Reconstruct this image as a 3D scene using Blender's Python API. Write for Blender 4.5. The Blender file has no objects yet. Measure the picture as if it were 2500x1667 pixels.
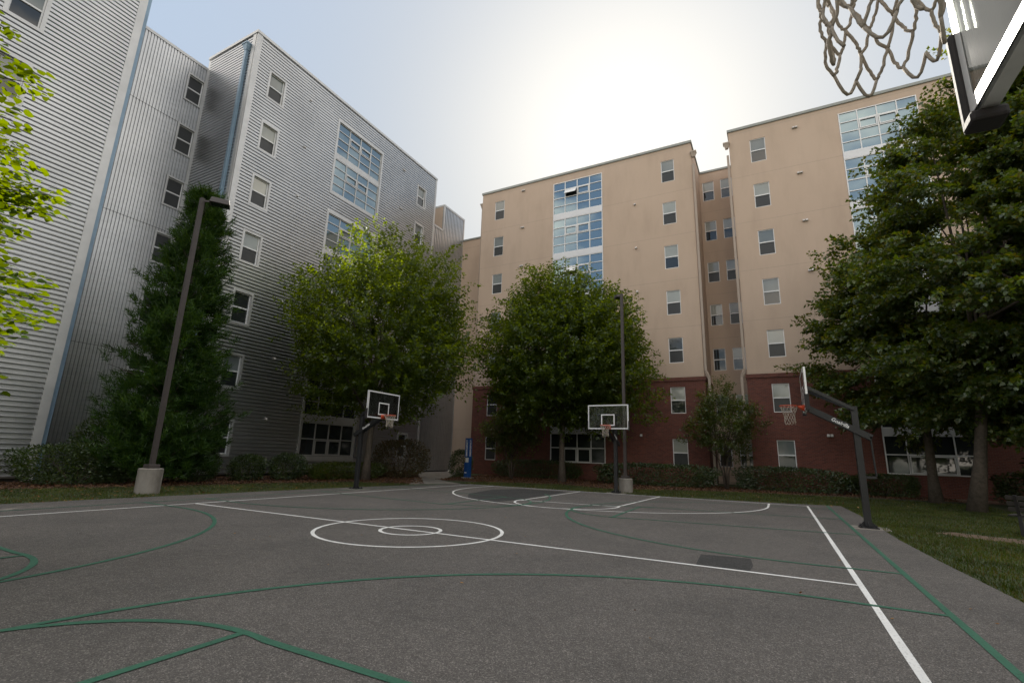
import bpy, bmesh, math, random
import numpy as np
from mathutils import Vector, Matrix
random.seed(7)
RNG = np.random.default_rng(11)
S = bpy.context.scene
COL = S.collection
R = math.radians

# ------------------------------------------------------------------ camera
cd = bpy.data.cameras.new('camera')
cam = bpy.data.objects.new('camera', cd); COL.objects.link(cam)
CY, CP, CR, CF = -0.4940, 0.2287, 0.0305, 1194.58
f = Vector((math.sin(CY)*math.cos(CP), math.cos(CY)*math.cos(CP), math.sin(CP)))
r0 = Vector((math.cos(CY), -math.sin(CY), 0)); u0 = r0.cross(f)
rr = r0*math.cos(CR)+u0*math.sin(CR); uu = -r0*math.sin(CR)+u0*math.cos(CR)
mw = Matrix((rr, uu, -f)).transposed().to_4x4(); mw.translation = Vector((6.5068, -8.1161, 1.489))
cam.matrix_world = mw
cd.sensor_width = 36; cd.lens = CF*36/2500; cd.clip_start = 0.05; cd.clip_end = 3000
S.camera = cam

# ------------------------------------------------------------------ sky, sun, exposure
SUN_EL, SUN_AZ = R(34.3), R(-14.2)          # azimuth from +Y towards +X
SKY, SUN, EXPO = 0.10, 5.0, 1.0
sd = Vector((math.sin(SUN_AZ)*math.cos(SUN_EL), math.cos(SUN_AZ)*math.cos(SUN_EL), math.sin(SUN_EL)))
w = bpy.data.worlds.new("World"); S.world = w; w.use_nodes = True
nt = w.node_tree; N = nt.nodes; L = nt.links
bg = N['Background']; bg.inputs['Strength'].default_value = SKY
sky = N.new('ShaderNodeTexSky'); sky.sky_type = 'NISHITA'; sky.sun_disc = False
sky.sun_elevation = SUN_EL; sky.sun_rotation = SUN_AZ
sky.air_density = 1.0; sky.dust_density = 1.6; sky.ozone_density = 1.0; sky.altitude = 200
# broken clouds kept out of view (seen in the panes), overbrightened as added facade fill
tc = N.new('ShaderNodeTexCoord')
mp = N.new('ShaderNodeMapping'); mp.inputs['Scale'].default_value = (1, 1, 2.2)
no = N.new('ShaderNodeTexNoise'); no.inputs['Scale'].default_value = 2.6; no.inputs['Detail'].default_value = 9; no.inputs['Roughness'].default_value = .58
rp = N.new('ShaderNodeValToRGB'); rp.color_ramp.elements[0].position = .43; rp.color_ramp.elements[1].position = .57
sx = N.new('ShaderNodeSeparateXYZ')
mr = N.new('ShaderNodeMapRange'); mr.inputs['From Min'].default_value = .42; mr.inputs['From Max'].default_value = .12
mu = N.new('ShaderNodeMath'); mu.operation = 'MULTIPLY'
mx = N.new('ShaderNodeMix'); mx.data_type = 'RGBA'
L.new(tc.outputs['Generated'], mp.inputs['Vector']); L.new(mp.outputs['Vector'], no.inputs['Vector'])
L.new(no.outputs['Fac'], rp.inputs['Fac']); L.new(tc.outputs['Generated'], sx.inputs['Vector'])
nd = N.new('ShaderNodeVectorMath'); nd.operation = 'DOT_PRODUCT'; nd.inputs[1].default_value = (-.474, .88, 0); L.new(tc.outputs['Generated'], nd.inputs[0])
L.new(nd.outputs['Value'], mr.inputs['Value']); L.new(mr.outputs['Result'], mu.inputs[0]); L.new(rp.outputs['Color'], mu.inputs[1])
# thin bright haze: paler blue, and the glare round the sun levels off
hz = N.new('ShaderNodeHueSaturation'); hz.inputs['Saturation'].default_value = .55
L.new(sky.outputs['Color'], hz.inputs['Color'])
ms = N.new('ShaderNodeMapRange'); ms.inputs['From Min'].default_value = -.35; ms.inputs['From Max'].default_value = .25; ms.inputs['To Min'].default_value = .8; ms.inputs['To Max'].default_value = .62
L.new(sx.outputs['Y'], ms.inputs['Value']); L.new(ms.outputs['Result'], hz.inputs['Saturation'])
bw = N.new('ShaderNodeRGBToBW'); L.new(hz.outputs['Color'], bw.inputs['Color'])
ma = N.new('ShaderNodeMath'); ma.operation = 'MULTIPLY_ADD'; ma.inputs[1].default_value = 6.0; ma.inputs[2].default_value = 1.0; L.new(bw.outputs['Val'], ma.inputs[0])
dv = N.new('ShaderNodeMath'); dv.operation = 'DIVIDE'; dv.inputs[0].default_value = 19.2; L.new(ma.outputs[0], dv.inputs[1])
vm = N.new('ShaderNodeVectorMath'); vm.operation = 'SCALE'; L.new(hz.outputs['Color'], vm.inputs[0]); L.new(dv.outputs[0], vm.inputs['Scale'])
dp = N.new('ShaderNodeVectorMath'); dp.operation = 'DOT_PRODUCT'; L.new(tc.outputs['Generated'], dp.inputs[0]); dp.inputs[1].default_value = sd
mz = N.new('ShaderNodeMath'); mz.operation = 'MAXIMUM'; mz.inputs[1].default_value = 0; L.new(dp.outputs['Value'], mz.inputs[0])
pw = N.new('ShaderNodeMath'); pw.operation = 'POWER'; pw.inputs[1].default_value = 22; L.new(mz.outputs[0], pw.inputs[0])
gl = N.new('ShaderNodeVectorMath'); gl.operation = 'SCALE'; gl.inputs[0].default_value = (2.7, 2.62, 2.48); L.new(pw.outputs[0], gl.inputs['Scale'])
tn = N.new('ShaderNodeVectorMath'); tn.operation = 'MULTIPLY'; tn.inputs[1].default_value = (.975, 1.015, .985); L.new(vm.outputs['Vector'], tn.inputs[0])
av = N.new('ShaderNodeVectorMath'); av.operation = 'ADD'; L.new(tn.outputs['Vector'], av.inputs[0]); L.new(gl.outputs['Vector'], av.inputs[1])
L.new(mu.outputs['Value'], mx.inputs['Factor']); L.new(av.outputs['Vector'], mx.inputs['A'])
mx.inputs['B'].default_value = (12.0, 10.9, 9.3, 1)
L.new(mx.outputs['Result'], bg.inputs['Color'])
ld = bpy.data.lights.new('sun', 'SUN'); ld.energy = SUN; ld.angle = R(.5); ld.color = (1, .93, .82)
lo = bpy.data.objects.new('sun', ld); COL.objects.link(lo)
lo.rotation_euler = sd.to_track_quat('Z', 'Y').to_euler(); lo.location = (0, 60, 60)
V = S.view_settings; V.view_transform = 'Standard'; V.look = 'None'; V.exposure = EXPO; V.gamma = 1; V.use_curve_mapping = False
S.cycles.max_bounces = 10; S.cycles.transparent_max_bounces = 12

# ------------------------------------------------------------------ materials
def newmat(name):
    m = bpy.data.materials.new(name); m.use_nodes = True
    return m, m.node_tree.nodes, m.node_tree.links, m.node_tree.nodes['Principled BSDF']
def noise(N_, L_, scale, detail=4, rough=.55, coord='Object', stretch=None):
    t = N_.new('ShaderNodeTexCoord'); n = N_.new('ShaderNodeTexNoise')
    n.inputs['Scale'].default_value = scale; n.inputs['Detail'].default_value = detail; n.inputs['Roughness'].default_value = rough
    if stretch:
        q = N_.new('ShaderNodeMapping'); q.inputs['Scale'].default_value = stretch
        L_.new(t.outputs[coord], q.inputs['Vector']); L_.new(q.outputs['Vector'], n.inputs['Vector'])
    else: L_.new(t.outputs[coord], n.inputs['Vector'])
    return n
def ramp(N_, L_, src, stops):
    c = N_.new('ShaderNodeValToRGB'); e = c.color_ramp.elements
    while len(e) < len(stops): e.new(.5)
    for k, (p, col) in enumerate(stops):
        e[k].position = p; e[k].color = (*col, 1)
    L_.new(src, c.inputs['Fac']); return c
def bump(N_, L_, src, b, strength=.3, dist=.01):
    k = N_.new('ShaderNodeBump'); k.inputs['Strength'].default_value = strength; k.inputs['Distance'].default_value = dist
    L_.new(src, k.inputs['Height']); L_.new(k.outputs['Normal'], b.inputs['Normal']); return k
def mulc(N_, L_, a, b, fac=1.0):
    x = N_.new('ShaderNodeMix'); x.data_type = 'RGBA'; x.blend_type = 'MULTIPLY'; x.inputs['Factor'].default_value = fac
    L_.new(a, x.inputs['A']); L_.new(b, x.inputs['B']); return x.outputs['Result']
def simple(name, c, rough=.5, metal=0, vary=.12, scale=6, bumps=0, spec=.5):
    m, n, l, b = newmat(name)
    nz = noise(n, l, scale)
    rc = ramp(n, l, nz.outputs['Fac'], [(.3, tuple(v*(1-vary) for v in c)), (.7, tuple(min(1, v*(1+vary)) for v in c))])
    l.new(rc.outputs['Color'], b.inputs['Base Color'])
    b.inputs['Roughness'].default_value = rough; b.inputs['Metallic'].default_value = metal
    b.inputs['Specular IOR Level'].default_value = spec
    if bumps:
        n2 = noise(n, l, scale*12); bump(n, l, n2.outputs['Fac'], b, bumps, .005)
    return m
M = {}
def m_metal():
    m, n, l, b = newmat('galvanised_siding')
    a = noise(n, l, .35, 3); c = noise(n, l, 3, 6, .6, 'Object', (.4, .4, 3))
    r1 = ramp(n, l, a.outputs['Fac'], [(.3, (.425, .432, .442)), (.7, (.515, .522, .532))])
    r2 = ramp(n, l, c.outputs['Fac'], [(.3, (.86, .86, .86)), (.65, (1, 1, 1))])
    l.new(mulc(n, l, r1.outputs['Color'], r2.outputs['Color']), b.inputs['Base Color'])
    b.inputs['Metallic'].default_value = .85
    rr_ = n.new('ShaderNodeMapRange'); rr_.inputs['To Min'].default_value = .26; rr_.inputs['To Max'].default_value = .42
    l.new(c.outputs['Fac'], rr_.inputs['Value']); l.new(rr_.outputs['Result'], b.inputs['Roughness'])
    return m
M['metal'] = m_metal()
M['trim'] = simple('galvanised_trim', (.49, .488, .485), .42, .5, .08, 1.5)
M['pipe'] = simple('blue_grey_gutter_metal', (.20, .29, .38), .4, .3, .08, 2)
M['frame'] = simple('white_window_frame', (.74, .74, .75), .4, 0, .05, 3)
M['band'] = simple('white_spandrel', (.66, .66, .68), .4, .1, .05, 1)
def m_stucco():
    m, n, l, b = newmat('tan_stucco')
    a = noise(n, l, .22, 4, .6); c = noise(n, l, 1.2, 5, .6, 'Object', (1, 1, .25))
    r1 = ramp(n, l, a.outputs['Fac'], [(.3, (.485, .372, .288)), (.7, (.53, .41, .322))])
    r2 = ramp(n, l, c.outputs['Fac'], [(.28, (.91, .905, .90)), (.55, (1, 1, 1))])
    col = mulc(n, l, r1.outputs['Color'], r2.outputs['Color'])
    # expansion joints every storey: a thin groove
    g = n.new('ShaderNodeNewGeometry'); sp = n.new('ShaderNodeSeparateXYZ'); l.new(g.outputs['Position'], sp.inputs['Vector'])
    ad = n.new('ShaderNodeMath'); ad.operation = 'SUBTRACT'; ad.inputs[1].default_value = .15; l.new(sp.outputs['Z'], ad.inputs[0])
    md = n.new('ShaderNodeMath'); md.operation = 'MODULO'; md.inputs[1].default_value = 3.43; l.new(ad.outputs[0], md.inputs[0])
    lt = n.new('ShaderNodeMath'); lt.operation = 'LESS_THAN'; lt.inputs[1].default_value = .022; l.new(md.outputs[0], lt.inputs[0])
    x = n.new('ShaderNodeMix'); x.data_type = 'RGBA'; l.new(lt.outputs[0], x.inputs['Factor']); l.new(col, x.inputs['A']); x.inputs['B'].default_value = (.36, .29, .235, 1)
    l.new(x.outputs['Result'], b.inputs['Base Color']); b.inputs['Roughness'].default_value = .9
    d = noise(n, l, 40, 3); bump(n, l, d.outputs['Fac'], b, .35, .01)
    return m
M['stucco'] = m_stucco()
def m_brick():
    m, n, l, b = newmat('red_brick')
    g = n.new('ShaderNodeNewGeometry'); sp = n.new('ShaderNodeSeparateXYZ'); l.new(g.outputs['Position'], sp.inputs['Vector'])
    ad = n.new('ShaderNodeMath'); l.new(sp.outputs['X'], ad.inputs[0]); l.new(sp.outputs['Y'], ad.inputs[1])
    cb = n.new('ShaderNodeCombineXYZ'); l.new(ad.outputs[0], cb.inputs['X']); l.new(sp.outputs['Z'], cb.inputs['Y'])
    t = n.new('ShaderNodeTexBrick'); l.new(cb.outputs[0], t.inputs['Vector'])
    t.inputs['Scale'].default_value = 1; t.inputs['Brick Width'].default_value = .22; t.inputs['Row Height'].default_value = .078
    t.inputs['Mortar Size'].default_value = .008; t.inputs['Mortar Smooth'].default_value = .3
    t.inputs['Color1'].default_value = (.160, .046, .029, 1); t.inputs['Color2'].default_value = (.100, .029, .020, 1); t.inputs['Mortar'].default_value = (.15, .095, .08, 1)
    a = noise(n, l, .6, 5); r = ramp(n, l, a.outputs['Fac'], [(.3, (.82, .82, .82)), (.7, (1.08, 1.05, 1.05))])
    l.new(mulc(n, l, t.outputs['Color'], r.outputs['Color']), b.inputs['Base Color']); b.inputs['Roughness'].default_value = .85
    bump(n, l, t.outputs['Fac'], b, -.4, .008)
    return m
M['brick'] = m_brick()
def m_glass(name, base, rough=.03, coat=.0, ior=1.65):
    m, n, l, b = newmat(name)
    nz = noise(n, l, .7, 2)
    rc = ramp(n, l, nz.outputs['Fac'], [(.3, tuple(v*.85 for v in base)), (.7, tuple(v*1.15 for v in base))])
    l.new(rc.outputs['Color'], b.inputs['Base Color'])
    b.inputs['Roughness'].default_value = rough; b.inputs['IOR'].default_value = ior
    b.inputs['Specular IOR Level'].default_value = .5; b.inputs['Coat Weight'].default_value = coat
    bump(n, l, nz.outputs['Fac'], b, .08, .02)
    return m
M['glass'] = m_glass('dark_window_glass', (.022, .026, .028))
M['screen'] = m_glass('window_with_insect_screen', (.040, .042, .043), .30, 0, 1.4)
M['blind'] = m_glass('window_with_pale_blind', (.33, .34, .31), .05)
M['blind2'] = m_glass('window_with_grey_blind', (.16, .18, .18), .05)
def m_cglass():
    m, n, l, b = newmat('reflective_blue_glass')
    nz = noise(n, l, .5, 2)
    b.inputs['Base Color'].default_value = (.21, .27, .30, 1); b.inputs['Metallic'].default_value = .8; b.inputs['Roughness'].default_value = .03
    bump(n, l, nz.outputs['Fac'], b, .06, .02)
    return m
M['cglass'] = m_cglass()
def m_asphalt(name, dark, light, tint):
    m, n, l, b = newmat(name)
    t = n.new('ShaderNodeTexCoord')
    v = n.new('ShaderNodeTexVoronoi'); v.inputs['Scale'].default_value = 120; l.new(t.outputs['Object'], v.inputs['Vector'])
    sp = n.new('ShaderNodeSeparateColor'); l.new(v.outputs['Color'], sp.inputs['Color'])
    r1 = ramp(n, l, sp.outputs['Red'], [(.0, dark), (.55, tuple((a+c)/2 for a, c in zip(dark, light))), (.86, light), (1, tuple(c*1.7 for c in light))])
    a = noise(n, l, .55, 6, .62); r2 = ramp(n, l, a.outputs['Fac'], [(.28, (.78, .78, .78)), (.5, (.98, .97, .96)), (.72, (1.12, 1.1, 1.09))])
    c = noise(n, l, 7, 5, .6); r3 = ramp(n, l, c.outputs['Fac'], [(.3, (.86, .86, .86)), (.7, (1.1, 1.1, 1.1))])
    o = mulc(n, l, mulc(n, l, r1.outputs['Color'], r2.outputs['Color']), r3.outputs['Color'])
    l.new(o, b.inputs['Base Color']); b.inputs['Roughness'].default_value = .88; b.inputs['Specular IOR Level'].default_value = .35
    bump(n, l, v.outputs['Distance'], b, .6, .006)
    return m
M['asphalt'] = m_asphalt('asphalt', (.062, .0575, .0535), (.142, .132, .123), 0)
M['patch'] = m_asphalt('fresh_asphalt', (.022, .022, .022), (.062, .062, .060), 0)
def m_paint(name, c):
    m, n, l, b = newmat(name)
    a = noise(n, l, 30, 6, .7); k = noise(n, l, 1.4, 4)
    r = ramp(n, l, a.outputs['Fac'], [(.34, tuple(v*.5 for v in c)), (.45, c)])
    r2 = ramp(n, l, k.outputs['Fac'], [(.3, (.84, .84, .84)), (.65, (1, 1, 1))])
    l.new(mulc(n, l, r.outputs['Color'], r2.outputs['Color']), b.inputs['Base Color']); b.inputs['Roughness'].default_value = .7
    d = noise(n, l, 90, 2); bump(n, l, d.outputs['Fac'], b, .4, .004)
    return m
M['white_paint'] = m_paint('white_court_paint', (.78, .78, .76))
M['green_paint'] = m_paint('green_court_paint', (.030, .12, .073))
def m_lawn():
    m, n, l, b = newmat('lawn_soil_and_grass')
    a = noise(n, l, .5, 6, .65); c = noise(n, l, 9, 6, .7)
    r1 = ramp(n, l, a.outputs['Fac'], [(.3, (.03, .045, .012)), (.55, (.042, .058, .017)), (.75, (.075, .06, .032))])
    r2 = ramp(n, l, c.outputs['Fac'], [(.3, (.6, .6, .6)), (.7, (1.2, 1.2, 1.1))])
    l.new(mulc(n, l, r1.outputs['Color'], r2.outputs['Color']), b.inputs['Base Color']); b.inputs['Roughness'].default_value = .95
    bump(n, l, c.outputs['Fac'], b, .8, .03); return m
M['lawn'] = m_lawn()
def m_leaf(name, cols, trans=.42, gloss=.06, tv=3.0):
    m = bpy.data.materials.new(name); m.use_nodes = True; n = m.node_tree.nodes; l = m.node_tree.links
    n.clear(); o = n.new('ShaderNodeOutputMaterial')
    g = n.new('ShaderNodeNewGeometry')
    r = ramp(n, l, g.outputs['Random Per Island'], [(i/(len(cols)-1), c) for i, c in enumerate(cols)])
    cl = noise(n, l, .85, 3, .6); cr = ramp(n, l, cl.outputs['Fac'], [(.32, (.50, .54, .50)), (.66, (1.22, 1.18, 1.0))])
    class _C: outputs = {'Color': mulc(n, l, r.outputs['Color'], cr.outputs['Color'])}
    r = _C
    d = n.new('ShaderNodeBsdfDiffuse'); t = n.new('ShaderNodeBsdfTranslucent'); s = n.new('ShaderNodeBsdfGlossy'); s.inputs['Roughness'].default_value = .42
    l.new(r.outputs['Color'], d.inputs['Color'])
    hs = n.new('ShaderNodeHueSaturation'); hs.inputs['Hue'].default_value = .458; hs.inputs['Saturation'].default_value = 1.4; hs.inputs['Value'].default_value = tv
    l.new(r.outputs['Color'], hs.inputs['Color']); l.new(hs.outputs['Color'], t.inputs['Color'])
    s.inputs['Color'].default_value = (.8, .85, .8, 1)
    a = n.new('ShaderNodeMixShader'); a.inputs['Fac'].default_value = trans; l.new(d.outputs[0], a.inputs[1]); l.new(t.outputs[0], a.inputs[2])
    b = n.new('ShaderNodeMixShader'); b.inputs['Fac'].default_value = gloss; l.new(a.outputs[0], b.inputs[1]); l.new(s.outputs[0], b.inputs[2])
    l.new(b.outputs[0], o.inputs['Surface']); return m
M['leaf_elm'] = m_leaf('elm_leaf', [(.030, .056, .010), (.044, .076, .012), (.060, .096, .016), (.037, .066, .012)], .50, .04, 4.4)
M['leaf_maple'] = m_leaf('maple_leaf', [(.036, .066, .018), (.05, .09, .022), (.075, .115, .026), (.10, .10, .03)], .38)
M['leaf_near'] = m_leaf('broad_leaf', [(.045, .09, .010), (.075, .135, .014), (.058, .105, .012)], .42, .012, 2.2)
M['needle'] = m_leaf('conifer_needle', [(.014, .040, .010), (.024, .058, .012), (.045, .098, .016), (.02, .048, .012)], .22, .02)
M['leaf_shrub'] = m_leaf('shrub_leaf', [(.02, .04, .014), (.034, .06, .018), (.05, .08, .02)], .25)
M['leaf_red'] = m_leaf('reddish_shrub_leaf', [(.06, .045, .025), (.08, .06, .03), (.05, .06, .02), (.10, .07, .04)], .3)
M['leaf_crape'] = m_leaf('crape_myrtle_leaf', [(.035, .07, .013), (.055, .092, .016), (.075, .08, .02), (.045, .08, .015)], .4)
M['blade'] = m_leaf('grass_blade', [(.03, .055, .012), (.045, .075, .017), (.065, .08, .025), (.09, .075, .035)], .3, .02)
M['bark'] = simple('grey_brown_bark', (.075, .060, .047), .9, 0, .35, 9, .8)
M['black'] = simple('black_powder_coated_steel', (.018, .018, .020), .38, 0, .2, 3)
M['bronze'] = simple('dark_bronze_pole_paint', (.050, .040, .037), .5, 0, .15, 3)
M['board_frame'] = simple('white_board_frame', (.70, .70, .70), .35, 0, .05, 3)
M['alu'] = simple('brushed_aluminium', (.80, .80, .80), .35, .3, .08, 8)
M['pad'] = simple('black_foam_padding', (.02, .017, .017), .75, 0, .2, 8, .3)
M['rim'] = simple('orange_rim_steel', (.55, .07, .02), .4, 0, .12, 5)
M['rope'] = simple('weathered_white_rope', (.42, .37, .31), .95, 0, .2, 60, .8)
M['letter'] = simple('white_lettering', (.75, .75, .75), .5, 0, .02, 3)
M['blue'] = simple('blue_call_tower_paint', (.006, .055, .21), .35, 0, .1, 2)
M['wood'] = simple('weathered_bench_wood', (.035, .031, .028), .85, 0, .3, 14, .5)
M['mulch'] = simple('brown_bark_mulch', (.085, .040, .024), .95, 0, .6, 28, 1.0)
M['dirt'] = simple('bare_clay_dirt', (.115, .078, .05), .95, 0, .3, 5, .6)
def m_conc():
    m, n, l, b = newmat('weathered_concrete')
    a = noise(n, l, 2.2, 7, .65, 'Object', (1, 1, .45)); r = ramp(n, l, a.outputs['Fac'], [(.3, (.11, .095, .08)), (.5, (.21, .19, .165)), (.75, (.30, .28, .255))])
    l.new(r.outputs['Color'], b.inputs['Base Color']); b.inputs['Roughness'].default_value = .9
    d = noise(n, l, 25, 4); bump(n, l, d.outputs['Fac'], b, .5, .01); return m
M['concrete'] = m_conc()
def m_board():
    m = bpy.data.materials.new('clear_board_glass'); m.use_nodes = True; n = m.node_tree.nodes; l = m.node_tree.links
    n.clear(); o = n.new('ShaderNodeOutputMaterial'); t = n.new('ShaderNodeBsdfTransparent'); t.inputs['Color'].default_value = (.86, .9, .87, 1)
    g = n.new('ShaderNodeBsdfGlossy'); g.inputs['Roughness'].default_value = .03
    d = n.new('ShaderNodeBsdfTranslucent'); d.inputs['Color'].default_value = (.75, .76, .72, 1)
    fr = n.new('ShaderNodeFresnel'); fr.inputs['IOR'].default_value = 1.5
    nz = noise(n, l, 2.2, 7, .65, 'Object', (.35, 1.6, 1)); rc = ramp(n, l, nz.outputs['Fac'], [(.32, (.05, .05, .05)), (.7, (.26, .26, .26))])
    a = n.new('ShaderNodeMixShader'); l.new(rc.outputs['Color'], a.inputs['Fac']); l.new(t.outputs[0], a.inputs[1]); l.new(d.outputs[0], a.inputs[2])
    b = n.new('ShaderNodeMixShader'); l.new(fr.outputs[0], b.inputs['Fac']); l.new(a.outputs[0], b.inputs[1]); l.new(g.outputs[0], b.inputs[2])
    l.new(b.outputs[0], o.inputs['Surface']); return m
M['board'] = m_board()

# ------------------------------------------------------------------ mesh helpers
class MB:
    def __init__(s): s.v = []; s.f = []
    def quad(s, a, b, c, d):
        i = len(s.v); s.v += [tuple(a), tuple(b), tuple(c), tuple(d)]; s.f.append((i, i+1, i+2, i+3))
    def poly(s, pts):
        i = len(s.v); s.v += [tuple(p) for p in pts]; s.f.append(tuple(range(i, i+len(pts))))
    def hexa(s, c):   # 8 corners: bottom ring 0-3, top ring 4-7
        i = len(s.v); s.v += [tuple(p) for p in c]
        for q in ((0, 3, 2, 1), (4, 5, 6, 7), (0, 1, 5, 4), (1, 2, 6, 5), (2, 3, 7, 6), (3, 0, 4, 7)): s.f.append(tuple(i+k for k in q))
    def box(s, x0, x1, y0, y1, z0, z1, P=None):
        c = [(x0, y0, z0), (x1, y0, z0), (x1, y1, z0), (x0, y1, z0), (x0, y0, z1), (x1, y0, z1), (x1, y1, z1), (x0, y1, z1)]
        if P: c = [P(*p) for p in c]
        s.hexa(c)
    def bar(s, a, b, wx, wy, up=(0, 0, 1)):   # rectangular bar between two points
        a, b = Vector(a), Vector(b); d = (b-a).normalized(); x = d.cross(Vector(up))
        if x.length < 1e-4: x = d.cross(Vector((0, 1, 0)))
        x.normalize(); y = x.cross(d)
        x *= wx/2; y *= wy/2
        s.hexa([a-x-y, a+x-y, a+x+y, a-x+y, b-x-y, b+x-y, b+x+y, b-x+y])
    def tube(s, pts, rad, n=8, cap=True):
        pts = [Vector(p) for p in pts]; m = len(pts)
        if not hasattr(rad, '__len__'): rad = [rad]*m
        i0 = len(s.v); ref = None
        for k, p in enumerate(pts):
            d = (pts[min(k+1, m-1)]-pts[max(k-1, 0)]).normalized()
            if ref is None:
                ref = d.cross(Vector((0, 0, 1))) if abs(d.z) < .9 else d.cross(Vector((1, 0, 0)))
            ref = (ref-d*ref.dot(d)).normalized(); y = d.cross(ref)
            for j in range(n):
                a = 2*math.pi*j/n; s.v.append(tuple(p+(ref*math.cos(a)+y*math.sin(a))*rad[k]))
        for k in range(m-1):
            for j in range(n):
                j2 = (j+1) % n; s.f.append((i0+k*n+j, i0+k*n+j2, i0+(k+1)*n+j2, i0+(k+1)*n+j))
        if cap:
            s.f.append(tuple(i0+j for j in range(n))[::-1]); s.f.append(tuple(i0+(m-1)*n+j for j in range(n)))
    def ring(s, c, Rr, rt, n=36, m=8):
        i0 = len(s.v)
        for k in range(n):
            a = 2*math.pi*k/n
            for j in range(m):
                b = 2*math.pi*j/m; q = Rr+rt*math.cos(b)
                s.v.append((c[0]+q*math.cos(a), c[1]+q*math.sin(a), c[2]+rt*math.sin(b)))
        for k in range(n):
            for j in range(m):
                s.f.append((i0+k*m+j, i0+((k+1) % n)*m+j, i0+((k+1) % n)*m+(j+1) % m, i0+k*m+(j+1) % m))
def link(o, parent=None):
    COL.objects.link(o)
    if parent is not None: o.parent = parent
    return o
def obj(name, mb, mat, parent=None, smooth=False, bevel=0):
    me = bpy.data.meshes.new(name); me.from_pydata(mb.v, [], mb.f)
    if smooth: me.polygons.foreach_set('use_smooth', [True]*len(me.polygons))
    me.materials.append(mat); me.update()
    o = bpy.data.objects.new(name, me); link(o, parent)
    if bevel:
        b = o.modifiers.new('bevel', 'BEVEL'); b.width = bevel; b.segments = 2; b.limit_method = 'ANGLE'
    return o
def nobj(name, verts, k, mat, parent=None):          # verts: (n*k,3) polygons of k corners
    n = len(verts)//k; me = bpy.data.meshes.new(name)
    me.vertices.add(n*k); me.vertices.foreach_set('co', verts.astype(np.float32).ravel())
    me.loops.add(n*k); me.loops.foreach_set('vertex_index', np.arange(n*k, dtype=np.int32))
    me.polygons.add(n); me.polygons.foreach_set('loop_start', np.arange(0, n*k, k, dtype=np.int32))
    me.polygons.foreach_set('loop_total', np.full(n, k, dtype=np.int32))
    me.update(calc_edges=True); me.materials.append(mat)
    o = bpy.data.objects.new(name, me); return link(o, parent)
def thing(name, label, cat, loc=(0, 0, 0), group=None):
    o = bpy.data.objects.new(name, None); COL.objects.link(o); o.location = loc; o.empty_display_size = .3
    return tag(o, label, cat, group)
def tag(o, label, cat, group=None):
    o['label'] = label; o['category'] = cat
    if group: o['group'] = group
    return o
def struct(o, kind='structure'):
    o['kind'] = kind; return o

# ------------------------------------------------------------------ ground
def sheet(name, pts, z, mat):
    b = MB(); b.poly([(x, y, z) for x, y in pts]); return struct(obj(name, b, mat))
sheet('ground', [(-400, -400), (400, -400), (400, 400), (-400, 400)], -.012, M['lawn'])
COURT = [(-10.1, -45), (-9.95, -3), (-9.9, -.9), (-9.62, 4), (-9.32, 8), (-8.6, 11.4), (-8.1, 13.9), (-4, 13.95), (2, 14.0), (6, 14.35), (8.45, 14.9), (8.6, 11), (8.62, 5.4), (8.72, 3), (8.9, .1), (9.0, -3), (9.3, -8), (9.6, -45)]
sheet('court', COURT, 0, M['asphalt'])
MULCH_L = [(-18.7, -8), (-15.2, -8), (-14.8, -1), (-14.4, .6), (-13.6, 2.5), (-13.3, 6.5), (-12.0, 10.2), (-9.75, 11.6), (-9.3, 12.4), (-18.7, 23.5)]
sheet('mulch_bed', MULCH_L, -.008, M['mulch'])
MULCH_R = [(-11.2, 15.6), (-8.2, 16.4), (-4.4, 18.3), (-1.2, 17.0), (3.3, 20.2), (9.4, 22.3), (13, 22.7), (19, 23), (24, 26.2), (-14, 26.2)]
sheet('mulch_bed', MULCH_R, -.009, M['mulch'])
sheet('path', [(-9.35, 11.3), (-8.1, 13.9), (-10.6, 15.6), (-15.0, 23.5), (-15.4, 28.6), (-20, 28.6), (-18.4, 23.6)], -.004, M['concrete'])
sheet('dirt_patch', [(9.6, 7.6), (10.1, 8.1), (10.8, 7.7), (12.2, 7.3), (12.6, 6.6), (11.6, 6.3), (10.7, 6.7), (10.1, 7.1)], -.006, M['dirt'])
sheet('dirt_patch', [(10.3, 4.4), (10.9, 4.7), (11.6, 4.2), (11.2, 3.5), (10.5, 3.7)], -.006, M['dirt'])
sheet('asphalt_patch', [(-4.85, 11.6), (-4.1, 12.95), (-1.8, 12.95), (-1.62, 7.6), (-1.75, 6.4), (-3.2, 7.0), (-4.2, 8.6)], .0015, M['patch'])
sheet('asphalt_patch', [(5.25, 1.0), (5.62, 1.08), (5.98, 1.12), (6.05, .55), (6.02, .07), (5.55, .0), (5.3, .05)], .0015, M['patch'])
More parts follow.
